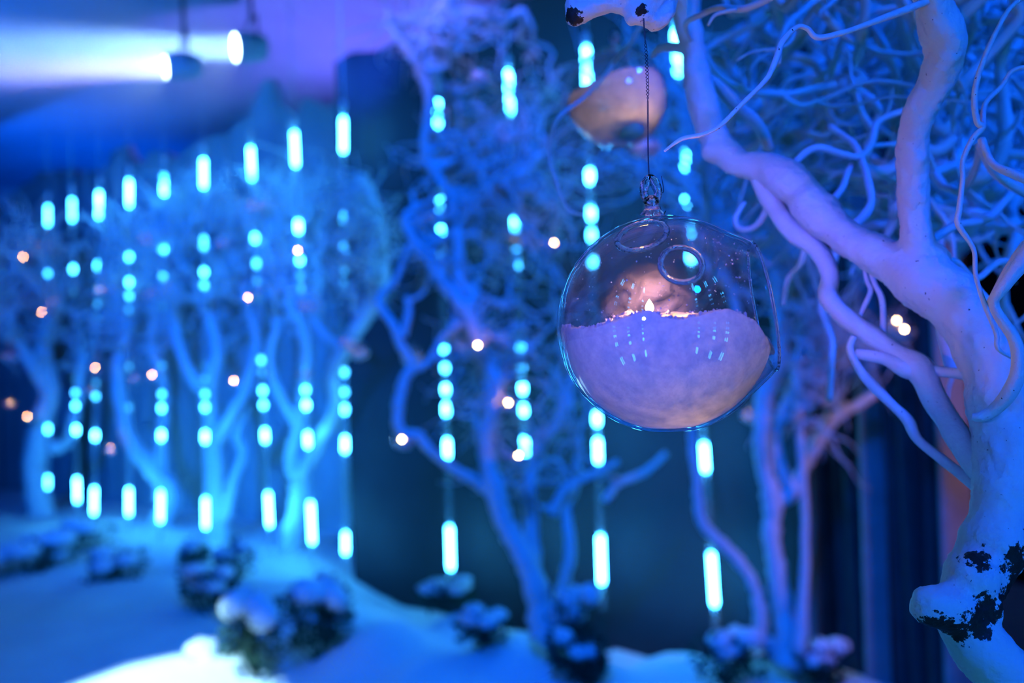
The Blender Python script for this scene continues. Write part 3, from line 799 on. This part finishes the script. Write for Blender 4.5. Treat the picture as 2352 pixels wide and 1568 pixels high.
BR = [
 [(1715, 372, 24, 0.757), (1740, 412, 34, 0.75), (1770, 465, 42, 0.745), (1820, 530, 46, 0.735), (1878, 575, 46, 0.725), (1905, 630, 42, 0.715), (1903, 680, 42, 0.71), (1935, 722, 46, 0.70), (2000, 768, 46, 0.69), (2060, 812, 48, 0.68), (2115, 850, 62, 0.67), (2150, 920, 58, 0.66), (2190, 990, 56, 0.64), (2238, 1060, 60, 0.625), (2300, 1120, 60, 0.61)],
 [(1962, 772, 16, 0.69), (1952, 802, 18, 0.69), (1975, 850, 20, 0.685), (2010, 890, 25, 0.68), (2050, 930, 23, 0.675), (2085, 965, 27, 0.67), (2110, 1010, 23, 0.66), (2170, 1060, 25, 0.65), (2212, 1092, 26, 0.635), (2270, 1145, 28, 0.61)],
 [(1965, 812, 22, 0.69), (2030, 822, 30, 0.68), (2090, 850, 46, 0.672), (2150, 853, 28, 0.665), (2220, 860, 28, 0.65), (2290, 880, 30, 0.63)],
 [(1992, 585, 14, 0.71), (2006, 645, 13, 0.705), (2026, 690, 15, 0.70), (2030, 770, 16, 0.69), (2032, 800, 14, 0.685)],
 [(1985, 590, 12, 0.71), (1990, 640, 11, 0.71), (2000, 668, 12, 0.705), (1982, 710, 12, 0.70), (1972, 735, 10, 0.70)],
 [(2420, -40, 12, 0.575), (2333, 6, 10, 0.572), (2292, 64, 11, 0.57), (2254, 153, 12, 0.57), (2238, 223, 13, 0.572), (2244, 280, 14, 0.574), (2257, 292, 14, 0.575), (2235, 319, 13, 0.575), (2212, 367, 12, 0.575), (2211, 415, 12, 0.575), (2204, 480, 12, 0.575), (2201, 516, 13, 0.575), (2236, 572, 11, 0.578), (2241, 632, 11, 0.58), (2262, 700, 12, 0.582), (2288, 765, 11, 0.585), (2292, 800, 10, 0.585), (2325, 822, 8, 0.59)],
 [(2400, 150, 12, 0.60), (2330, 160, 10, 0.60), (2300, 200, 11, 0.60), (2262, 240, 12, 0.59), (2258, 292, 12, 0.577)],
 [(2430, 470, 46, 0.57), (2362, 580, 42, 0.565), (2308, 655, 30, 0.565), (2283, 700, 24, 0.57), (2330, 780, 30, 0.57), (2338, 850, 36, 0.57), (2318, 905, 38, 0.573), (2280, 945, 34, 0.58), (2250, 958, 26, 0.583), (2232, 957, 16, 0.585)],
 [(2135, 0, 20, 0.60), (2062, 30, 18, 0.592), (1985, 58, 14, 0.585), (1930, 76, 13, 0.58), (1877, 86, 14, 0.577), (1855, 66, 12, 0.575), (1830, 62, 11, 0.572), (1797, 95, 14, 0.57), (1785, 130, 15, 0.568), (1770, 165, 12, 0.566), (1755, 188, 12, 0.565), (1700, 243, 10, 0.563), (1655, 288, 11, 0.56), (1615, 308, 10, 0.56), (1575, 316, 9, 0.56), (1555, 325, 8, 0.56), (1526, 347, 5, 0.56)],
 [(1890, -70, 18, 0.66), (1800, -20, 16, 0.66), (1742, 8, 16, 0.67), (1700, 21, 18, 0.68), (1650, 18, 15, 0.69), (1610, 34, 14, 0.71), (1575, 55, 12, 0.75), (1585, 90, 12, 0.79)],
 [(1690, 22, 12, 0.68), (1660, 28, 9, 0.68), (1640, 36, 8, 0.68), (1626, 58, 6, 0.68)],
 [(1770, 440, 20, 0.77), (1762, 480, 18, 0.79), (1735, 520, 16, 0.81), (1700, 525, 14, 0.83), (1690, 500, 12, 0.84), (1710, 465, 10, 0.85)],
 [(1820, 500, 22, 0.75), (1850, 545, 20, 0.77), (1842, 600, 17, 0.79), (1812, 640, 15, 0.81), (1800, 700, 12, 0.83)],
 [(1905, 470, 18, 0.73), (1935, 430, 16, 0.76), (1955, 380, 15, 0.79), (1990, 340, 14, 0.82), (2060, 330, 12, 0.85)],
 [(1960, 520, 24, 0.71), (2000, 470, 20, 0.74), (1990, 400, 18, 0.77), (1960, 330, 16, 0.8), (1905, 290, 14, 0.83)],
 [(2195, 860, 44, 0.69), (2180, 790, 46, 0.70), (2165, 720, 44, 0.70), (2170, 690, 40, 0.69)],
 [(2270, 700, 14, 0.60), (2310, 620, 13, 0.59), (2352, 560, 12, 0.58), (2400, 520, 12, 0.58)],
 [(2120, 630, 20, 0.66), (2190, 600, 18, 0.68), (2240, 640, 16, 0.70), (2300, 600, 16, 0.72), (2360, 620, 14, 0.74)],
 [(1590, 120, 26, 0.80), (1545, 108, 22, 0.82), (1515, 112, 16, 0.84), (1498, 130, 10, 0.85)],
 [(1520, -40, 10, 0.95), (1455, 88, 9, 0.97), (1412, 140, 9, 1.0), (1396, 165, 9, 1.0), (1340, 225, 9, 1.0), (1290, 262, 9, 0.98), (1270, 295, 9, 0.97), (1260, 350, 8, 0.96), (1272, 405, 8, 0.95), (1302, 478, 7, 0.95), (1340, 494, 5, 0.95)],
 [(1605, 190, 40, 0.79), (1640, 190, 34, 0.80), (1690, 240, 30, 0.82), (1740, 285, 28, 0.84), (1765, 340, 26, 0.86)],
 [(2250, 330, 22, 0.70), (2290, 400, 24, 0.71), (2352, 440, 26, 0.72), (2430, 470, 28, 0.73)],
 [(2130, 560, 22, 0.69), (2190, 520, 20, 0.72), (2260, 505, 22, 0.75), (2300, 470, 20, 0.78), (2352, 400, 22, 0.80)],
 [(2255, 320, 18, 0.62), (2280, 375, 20, 0.61), (2330, 400, 20, 0.60), (2400, 430, 24, 0.60)],
]
for k, sp in enumerate(BR):
    P, Rr = path(sp, 6, 0.16, 20 + k)
    m = MB(); m.tube(P, Rr, 10); m.build('branch', 'painted_bark', tree, base_e)
# the tangle of shoots behind the big limbs
rng = random.Random(21)
def region():
    while True:
        x, y = rng.uniform(1640, 2440), rng.uniform(-80, 540)
        if y > 230 + (x - 1640) * 0.55: continue
        return x, y
def screen_x(p):
    q = p - CAM; return W / 2 + FPX * q.dot(RIGHT) / q.dot(FWD)
net = path(TE, 4)[0][30:70] + path(VE, 4)[0][4:]
made = 0
while made < 230:
    x, y = region(); d = 0.84 + 1.06 * min(1.0, made / 230 + rng.uniform(0, 0.08))
    p = U(x, y, d)
    ang = rng.gauss(0.2, 0.7) + (PI if rng.random() < 0.5 else 0)
    dr = RIGHT * math.cos(ang) + UP * math.sin(ang) * 0.8 + FWD * rng.uniform(-0.3, 0.4)
    wpx = rng.choice((12, 14, 18, 22, 26, 34))
    r0 = wpx * 0.5 * d / FPX
    P, Rr = curly(p, dr, rng.uniform(0.16, 0.40), r0, rng, 16, 0.52, tip=0.45)
    q0 = min(net, key=lambda q: (q - p).length_squared)      # every shoot grows out of the limb or shoot nearest to it
    gap = (p - q0).length
    if gap > 0.34: continue
    nj = max(2, int(gap / 0.02)); join = []
    for i in range(nj):
        t = i / nj
        join.append(q0.lerp(p, t) + noise.noise_vector(q0 * 30 + Vector((t * 3, made, 0))) * 0.03 * math.sin(PI * t))
    P = join + P; Rr = [r0 * 1.1] * nj + Rr
    if min(screen_x(q) for q in P) < 1600: continue
    made += 1; net += P[nj::2]
    m = MB(); P2 = catmull(P, 3); Rr2 = [Rr[min(i // 3, len(Rr) - 1)] * (1 + 0.2 * noise.noise(P2[i] * 50)) for i in range(len(P2))]
    m.tube(P2, Rr2, 7)
    for b in range(2):
        i = rng.randrange(nj + 1, len(P) - 2)
        Pb, Rb = curly(P[i], (P[i + 1] - P[i]).normalized() + Vector((rng.gauss(0, 0.6), rng.gauss(0, 0.6), rng.gauss(0, 0.6))), rng.uniform(0.06, 0.16), Rr[i] * 0.75, rng, 9, 0.45)
        if min(screen_x(q) for q in Pb) < 1625: continue
        Pb2 = catmull(Pb, 2); m.tube(Pb2, [Rb[min(j // 2, len(Rb) - 1)] for j in range(len(Pb2))], 6)
    m.build('twig', 'white_branch', tree, base_e)

# ---------------------------------------------------------------- the far white trees
def far_tree(label, trunks, crowns, seed, depth_spread=0.5, twigs=70, tw=(0.35, 0.8), tr=0.010):
    """trunks: surveyed stems; crowns: (px, py, rx px, ry px, d) masses of curly shoots, grown from the nearest stem"""
    rng = random.Random(seed)
    b = None; stems = []
    for sp in trunks:
        P, Rr = path(sp, 6, 0.25, seed)
        if b is None:
            b = Vector((P[0].x, P[0].y, ground_z(P[0].x, P[0].y) - 0.02))
            e = empty('white_willow_tree', b, label, 'tree')
        stems.append((P, Rr))
    for k, (P, Rr) in enumerate(stems):
        m = MB(); m.tube(P, Rr, 9)
        m.build('trunk' if k == 0 else 'branch', 'white_branch', e, b)
    allp = [(p, r) for (P, Rr) in stems for p, r in list(zip(P, Rr))[len(P) // 3:]]
    tm = MB()
    for (cx, cy, rx, ry, d, cnt) in crowns:
        for k in range(cnt):
            while True:
                u = Vector((rng.uniform(-1, 1), rng.uniform(-1, 1), rng.uniform(-1, 1)))
                if u.length < 1: break
            tgt = U(cx + u.x * rx, cy + u.y * ry, d + u.z * depth_spread)
            src, sr = min(((p, r) for p, r in rng.sample(allp, min(14, len(allp)))), key=lambda t: (t[0] - tgt).length)
            n = 14; L_ = (tgt - src).length
            amp = 0.10 * L_ ** 0.6
            ph = [rng.uniform(0, 6.28) for _ in range(6)]; fr = [rng.uniform(1.2, 3.5) for _ in range(6)]
            pts = []
            for i in range(n + 1):
                t = i / n; w = math.sin(min(1, t * 2) * PI / 2)
                off = Vector((math.sin(fr[0] * t * 6.28 + ph[0]) - math.sin(ph[0]), math.sin(fr[1] * t * 6.28 + ph[1]) - math.sin(ph[1]), math.sin(fr[2] * t * 6.28 + ph[2]) - math.sin(ph[2]))) * amp * w * 0.5
                pts.append(src.lerp(tgt, t) + off)
            r0 = min(sr * 0.7, tr * 1.5)
            tm.tube(pts, [max(0.003, r0 * (1 - 0.72 * i / n)) for i in range(n + 1)], 5)
            for j in range(3):
                i = rng.randrange(n // 2, n + 1)
                dv = (pts[i] - pts[i - 1]).normalized() + Vector((rng.gauss(0, 0.6), rng.gauss(0, 0.4), rng.gauss(0.25, 0.6)))
                P2, R2_ = curly(pts[i], dv, rng.uniform(*tw) * 0.6, tr * 0.6, rng, 11, 0.6)
                tm.tube(P2, R2_, 4)
    o = tm.build('shoots', 'white_branch', e, b); o['kind'] = 'stuff'; o['label'] = 'tangle of fine curly white shoots'
    return e

# middle tree between the tenth and twelfth tubes
far_tree('curly white willow with a forked leaning trunk standing in the middle before the dark wall',
    [[(1255, 1470, 90, 5.3), (1240, 1400, 66, 5.3), (1215, 1300, 56, 5.3), (1165, 1215, 50, 5.3), (1140, 1130, 48, 5.3), (1118, 1040, 42, 5.3), (1130, 930, 38, 5.25), (1140, 880, 36, 5.2), (1110, 820, 34, 5.2), (1075, 720, 36, 5.2), (1020, 650, 36, 5.2), (985, 590, 28, 5.2), (945, 545, 20, 5.2), (930, 500, 18, 5.2), (965, 470, 14, 5.2)],
     [(1150, 1150, 30, 5.3), (1100, 1110, 26, 5.3), (1040, 1075, 24, 5.25), (985, 1030, 22, 5.2), (960, 1000, 24, 5.2), (920, 990, 24, 5.15), (915, 930, 26, 5.15), (930, 870, 26, 5.15), (945, 835, 22, 5.15), (920, 790, 22, 5.15), (905, 750, 20, 5.15), (870, 690, 20, 5.2), (910, 640, 16, 5.2), (940, 560, 12, 5.2)],
     [(940, 850, 20, 5.15), (985, 830, 16, 5.2), (1020, 770, 16, 5.2), (1060, 740, 16, 5.2)],
     [(925, 770, 22, 5.15), (938, 720, 18, 5.15), (935, 680, 14, 5.15)],
     [(1265, 1440, 50, 5.35), (1290, 1360, 30, 5.4), (1310, 1260, 28, 5.4), (1300, 1170, 24, 5.45), (1320, 1120, 20, 5.5), (1330, 1000, 14, 5.5)],
     [(1225, 1320, 40, 5.35), (1220, 1200, 36, 5.4), (1215, 1120, 34, 5.4), (1240, 1030, 26, 5.5), (1290, 950, 22, 5.5), (1320, 850, 18, 5.5)],
     [(1270, 1180, 26, 5.4), (1300, 1120, 20, 5.4), (1360, 1090, 18, 5.4), (1420, 1060, 14, 5.4)],
     [(1390, 1150, 20, 5.5), (1420, 1110, 20, 5.5), (1480, 1085, 18, 5.5), (1530, 1040, 12, 5.5)],
     [(1070, 720, 30, 5.2), (1088, 680, 32, 5.2), (1055, 640, 28, 5.2), (1055, 560, 26, 5.2), (1040, 470, 24, 5.2), (1000, 390, 22, 5.2), (975, 340, 20, 5.15), (985, 220, 22, 5.1), (960, 140, 26, 5.1), (990, 60, 28, 5.05), (1040, -20, 26, 5.0)],
     [(1050, 520, 20, 5.2), (1120, 440, 22, 5.2), (1200, 400, 20, 5.3), (1260, 330, 16, 5.4)],
     [(965, 160, 20, 5.1), (925, 100, 18, 5.1), (895, 60, 14, 5.1), (890, 20, 12, 5.1)],
     [(1000, 50, 22, 5.05), (1080, 30, 20, 5.05), (1150, 50, 18, 5.1), (1200, 20, 16, 5.1)]],
    [(1180, 800, 190, 330, 5.5, 60), (1120, 330, 170, 200, 5.4, 34), (1000, 60, 130, 110, 5.1, 26), (1250, 380, 130, 240, 5.6, 30), (1020, 560, 90, 120, 5.3, 14)], 1, 0.45, tr=0.011)
# tree right of the seventh and eighth tubes
far_tree('blurred white willow with a thick trunk between the seventh and ninth light tubes',
    [[(655, 1350, 90, 8.52), (660, 1290, 66, 8.52), (675, 1200, 48, 8.52), (690, 1110, 44, 8.52), (672, 1060, 40, 8.52), (690, 980, 38, 8.52), (705, 860, 34, 8.52), (700, 760, 30, 8.52), (665, 690, 26, 8.52), (690, 620, 20, 8.52)],
     [(690, 1090, 36, 8.47), (735, 1010, 34, 8.2), (770, 940, 30, 7.85), (765, 860, 30, 7.6), (800, 790, 36, 7.35), (840, 720, 38, 7.25), (870, 680, 36, 7.2), (880, 600, 32, 7.15), (870, 520, 26, 7.15), (850, 440, 20, 7.15), (830, 400, 14, 7.15)],
     [(700, 1000, 26, 8.52), (640, 900, 22, 8.62), (620, 820, 20, 8.72), (640, 740, 18, 8.72)],
     [(790, 800, 22, 7.4), (740, 760, 20, 7.8), (720, 700, 18, 8.1), (745, 640, 16, 8.3)]],
    [(825, 560, 72, 170, 7.1, 48), (690, 560, 115, 220, 8.5, 60), (600, 480, 105, 140, 8.7, 34)], 2, 0.45, tr=0.015)
far_tree('blurred white willow with a spreading crown behind the sixth light tube',
    [[(500, 1300, 90, 9.33), (505, 1230, 64, 9.33), (495, 1120, 52, 9.33), (490, 1020, 44, 9.33), (480, 900, 38, 9.33), (500, 800, 32, 9.33), (470, 700, 26, 9.33)],
     [(500, 1010, 34, 9.23), (540, 940, 30, 9.13), (570, 880, 26, 9.13), (590, 780, 22, 9.13), (560, 660, 18, 9.13)],
     [(515, 1200, 30, 9.23), (535, 1110, 26, 9.23), (560, 1040, 24, 9.23), (545, 1000, 22, 9.23), (570, 930, 18, 9.23)],
     [(480, 920, 30, 9.33), (420, 820, 26, 9.33), (400, 700, 22, 9.43), (420, 560, 18, 9.43)]],
    [(470, 600, 170, 240, 9.53, 105), (430, 450, 120, 90, 9.63, 26)], 3, 0.75, tr=0.017)
far_tree('blurred white willow leaning over at the fifth light tube with a crooked side limb',
    [[(372, 1260, 70, 10.05), (372, 1200, 56, 10.05), (395, 1130, 44, 10.05), (345, 1070, 42, 10.05), (305, 1020, 40, 10.05), (285, 950, 36, 10.05), (270, 850, 30, 10.05), (300, 740, 26, 10.05)],
     [(372, 1150, 34, 10.05), (372, 1030, 30, 10.05), (378, 900, 28, 10.05), (350, 780, 24, 10.05), (370, 660, 20, 10.05)]],
    [(300, 640, 150, 240, 10.25, 70)], 4, 0.75, tr=0.019)
far_tree('blurred white willow at the far left edge under the first light tubes',
    [[(100, 1235, 90, 11.42), (95, 1180, 66, 11.42), (80, 1080, 56, 11.42), (95, 980, 50, 11.42), (115, 900, 44, 11.42), (100, 800, 38, 11.42), (130, 680, 30, 11.42)],
     [(90, 1020, 40, 11.42), (150, 1020, 30, 11.42), (180, 920, 26, 11.42), (190, 800, 22, 11.42)],
     [(110, 900, 34, 11.42), (40, 780, 30, 11.32), (-20, 680, 26, 11.32)]],
    [(90, 660, 170, 220, 11.52, 70), (-20, 620, 120, 200, 11.12, 34)], 5, 0.75, tr=0.021)
# tree behind the bauble at the right
far_tree('slender white willow with a Y-shaped fork beside the dark stage curtain',
    [[(1815, 1520, 90, 5.0), (1805, 1440, 52, 5.0), (1790, 1330, 46, 5.0), (1772, 1230, 42, 5.0), (1775, 1150, 46, 5.0), (1757, 1070, 38, 5.0), (1750, 1000, 40, 4.95), (1760, 900, 44, 4.95), (1790, 820, 40, 4.9), (1795, 730, 36, 4.9), (1785, 640, 34, 4.9), (1800, 560, 30, 4.9), (1780, 470, 26, 4.9), (1740, 380, 22, 4.9)],
     [(1780, 1150, 36, 5.0), (1822, 1130, 34, 5.0), (1845, 1080, 30, 5.0), (1880, 1010, 32, 5.0), (1915, 960, 30, 5.0), (1960, 935, 26, 5.0), (2010, 905, 20, 5.0)],
     [(1815, 1130, 30, 5.0), (1790, 1060, 28, 5.0), (1782, 1000, 26, 5.0), (1800, 940, 26, 5.0), (1830, 860, 24, 5.0), (1800, 780, 22, 5.0), (1830, 640, 20, 5.0), (1860, 570, 16, 5.0)],
     [(1745, 880, 26, 4.95), (1700, 800, 24, 4.9), (1690, 700, 22, 4.9), (1660, 600, 20, 4.9), (1680, 500, 18, 4.9)],
     [(1800, 1500, 60, 5.05), (1755, 1470, 36, 5.05), (1745, 1400, 34, 5.05), (1730, 1340, 30, 5.05), (1690, 1280, 28, 5.05), (1640, 1230, 26, 5.05), (1610, 1190, 24, 5.05), (1600, 1100, 22, 5.05), (1590, 1000, 20, 5.05), (1600, 900, 18, 5.0)]],
    [(1690, 430, 150, 180, 4.9, 56), (1780, 620, 90, 140, 4.9, 20), (1500, 250, 200, 220, 5.2, 40)], 6, 0.4, tr=0.013)
far_tree('thin dusky bush-like willow with fanned fine twigs against the curtain',
    [[(1835, 1500, 40, 4.9), (1850, 1300, 22, 4.9), (1846, 1100, 20, 4.9), (1835, 960, 20, 4.9), (1830, 860, 18, 4.9), (1840, 780, 14, 4.9)]],
    [(1900, 790, 90, 130, 4.9, 34), (1890, 940, 80, 60, 4.9, 10)], 7, 0.15, tr=0.012)

# ---------------------------------------------------------------- snowy evergreen shrubs
def shrub(label, px, py, d, wpx, hpx, seed, caps=5, leaves=420):
    rng = random.Random(seed)
    c = U(px, py, d); w = wpx * d / FPX / 2; h = hpx * d / FPX
    b = Vector((c.x, c.y, min(c.z, ground_z(c.x, c.y)) - 0.01)); h += max(0, c.z - b.z)
    e = empty('snowy_shrub', b, label, 'shrub', 'snow-topped shrubs in the drifts')
    lobes = [(Vector((rng.uniform(-0.6, 0.6) * w, rng.uniform(-0.5, 0.5) * w, h * rng.uniform(0.35, 0.72))), rng.uniform(0.35, 0.55)) for _ in range(caps + 2)]
    m = MB(); lw = 0.045
    for k in range(leaves):
        lc, lr = rng.choice(lobes)
        u = Vector((rng.gauss(0, 1), rng.gauss(0, 1), rng.gauss(0, 1))).normalized()
        p = lc + Vector((u.x * w * lr, u.y * w * lr, u.z * h * 0.38)) * rng.uniform(0.5, 1.0)
        if p.z < 0.01: p.z = rng.uniform(0.01, 0.05)
        t = (u + Vector((rng.gauss(0, 0.5), rng.gauss(0, 0.5), rng.gauss(0.2, 0.5)))).normalized(); s = t.orthogonal().normalized() * lw * 0.28
        s = Quaternion(t, rng.uniform(0, 6.28)) @ s; up = t.cross(s) * 0.35
        m.add([p, p + t * lw * 0.5 + s + up, p + t * lw, p + t * lw * 0.5 - s + up], [(0, 1, 2), (0, 2, 3)])
    for (lc, lr) in lobes:
        m.tube([Vector((0, 0, 0)), lc * 0.5 + Vector((0, 0, -0.02)), lc], [0.008, 0.006, 0.003], 5)
    o = m.build('foliage', 'evergreen_leaf', e, smooth=False); o['kind'] = 'stuff'
    for (lc, lr) in lobes[:caps]:
        m = MB(); m.ball(Vector((0, 0, 0)), w * lr * 0.85, w * lr * 0.8, h * 0.17, 14, 8)
        m.v = [v * (1 + 0.28 * noise.noise(v * (2.6 / w) + Vector((seed, lr * 10, 0)))) for v in m.v]
        o = m.build('snow_cap', 'snow_cap', e); o.location = lc + Vector((0, 0, h * 0.26))
    return e
shrub('big dark evergreen shrub beside the glaring white patch, snow on its top', 590, 1512, 5.45, 170, 150, 1, 4, 700)
shrub('broad dark shrub under thick snow at the foot of the dark wall edge', 722, 1505, 5.6, 190, 170, 2, 5, 800)
shrub('dark shrub left of the big one, in front of the thick-trunked willow', 482, 1395, 6.6, 170, 95, 3, 4)
shrub('low dark shrub in the snow below the fifth light tube', 280, 1350, 7.6, 150, 85, 4, 4)
shrub('wide dark shrub at the left edge of the snow field', 70, 1345, 8.0, 230, 110, 5, 5)
shrub('small leafy plant with frosted tips below the tenth light tube', 1035, 1405, 6.05, 150, 72, 6, 6, 260)
shrub('snow-clumped shrub right against the trunk of the middle willow', 1320, 1450, 5.25, 130, 100, 7, 6)
shrub('low snowy shrub left of the middle willow trunk', 1130, 1462, 5.45, 150, 70, 8, 6)
shrub('dark shrub at the lower edge below the twelfth light tube', 1345, 1560, 4.95, 170, 110, 9, 2, 700)
shrub('snowy shrub at the foot of the last light tube', 1665, 1535, 5.05, 170, 90, 10, 6)
shrub('rosy-lit snowy shrub at the foot of the curtain', 1895, 1585, 4.95, 160, 105, 11, 6)
shrub('small snow-laden shrub between the sixth and seventh light tubes', 548, 1300, 7.3, 110, 60, 12, 4)
shrub('snowy tuft in the far drift under the second and third light tubes', 190, 1245, 8.8, 150, 50, 13, 5)
shrub('snow-covered clump below the ninth light tube', 775, 1420, 6.1, 110, 100, 14, 4)
shrub('small clump of snowy sprigs right of the sixth light tube foot', 420, 1290, 7.9, 120, 50, 15, 4)

# ---------------------------------------------------------------- lamps
def beam_lamp(px, py, d, direction, radius, color, power, size, label, pole_to):
    p = U(px, py, d); a = direction.normalized()
    e = empty('beam_spotlight', p, label, 'spotlight')
    m = MB(); m.lathe([(0.0001, -0.22), (radius * 0.8, -0.22), (radius * 1.05, -0.17), (radius * 1.12, 0.0), (radius * 1.12, 0.015), (radius * 1.0, 0.015), (radius * 1.0, -0.01)], 28, axis=a)
    m.build('housing', 'ceiling_paint', e)
    m = MB(); m.lathe([(0.0001, 0.012), (radius * 0.7, 0.008), (radius, 0.0)], 28, axis=a)
    m.build('lens', 'lens_light', e)
    s = a.cross(Vector((0, 0, 1))).normalized(); m = MB()
    m.tube([s * radius * 1.3 - a * 0.12, s * radius * 1.3 - a * 0.12 + Vector((0, 0, 0.2)), -s * radius * 1.3 - a * 0.12 + Vector((0, 0, 0.2)), -s * radius * 1.3 - a * 0.12], [0.01] * 4, 6)
    m.build('yoke', 'black_metal', e)
    m = MB(); t = -a * 0.12 + Vector((0, 0, 0.2)); m.tube([t, Vector((t.x, t.y, 5.2 - p.z))], [0.016, 0.016], 8); m.build('pole', 'black_metal', e)
    l = bpy.data.lights.new('beam', 'AREA'); l.shape = 'DISK'; l.size = radius * 1.9; l.spread = math.radians(size); l.color = color; l.energy = power
    o = bpy.data.objects.new('beam', l); COL.objects.link(o); o.parent = e; o.location = a * 0.02
    o.rotation_euler = a.to_track_quat('-Z', 'Y').to_euler()
    return p, a
BD1 = Vector((-0.86, -0.50, -0.115)); BD2 = Vector((-0.88, -0.47, -0.13))
p1, a1 = beam_lamp(543, 109, 7.4, BD1, 0.102, (0.27, 0.56, 1.0), 15, 14, 'round stage spotlight throwing the longer upper white-blue beam', 5.2)
p2, a2 = beam_lamp(383, 153, 6.7, BD2, 0.082, (0.42, 0.44, 1.0), 6.5, 14, 'smaller stage spotlight throwing the lower violet-white beam', 5.2)
# haze that makes the two beams visible: thin stage fog hanging in a long soft puff around them
m = MB(); m.ball(Vector((0, 0, 0)), 1, 1, 1, 32, 20)
hz = m.build('haze', 'white_plastic')
mat, nt, out = new_mat('stage_haze')
tc = N(nt, 'ShaderNodeTexCoord'); ln = N(nt, 'ShaderNodeVectorMath', operation='LENGTH'); L(nt, tc, 'Object', ln, 0)
mp = N(nt, 'ShaderNodeMapRange', interpolation_type='SMOOTHSTEP'); mp.inputs['From Min'].default_value = 1.0; mp.inputs['From Max'].default_value = 0.35
mp.inputs['To Min'].default_value = 0.0; mp.inputs['To Max'].default_value = 0.7
L(nt, ln, 'Value', mp, 0)
vs_ = N(nt, 'ShaderNodeVolumeScatter'); vs_.inputs['Color'].default_value = (1, 1, 1, 1); L(nt, mp, 0, vs_, 'Density'); L(nt, vs_, 0, out, 'Volume')
hz.data.materials.clear(); hz.data.materials.append(mat)
hz.location = (p1 + p2) / 2 + a1 * 0.9; hz.scale = (2.3, 1.0, 0.6)
hz.rotation_euler = (0, 0, math.atan2(a1.y, a1.x))
tag(hz, 'thin stage haze glowing where the two beams cross it', 'haze', kind='stuff')

# a lump of snow at the rim of the lit patch
fp = U(470, 1478, 5.6); fp.z = ground_z(fp.x, fp.y)
m = MB(); m.ball(Vector((0, 0, 0.02)), 0.10, 0.08, 0.085, 18, 12)
m.v = [v * (1 + 0.45 * noise.noise(v * 14)) for v in m.v]
o = m.build('snow_lump', 'snow_cap'); o.location = fp
tag(o, 'small upright lump of snow at the rim of the glaring white patch', 'snow lump')
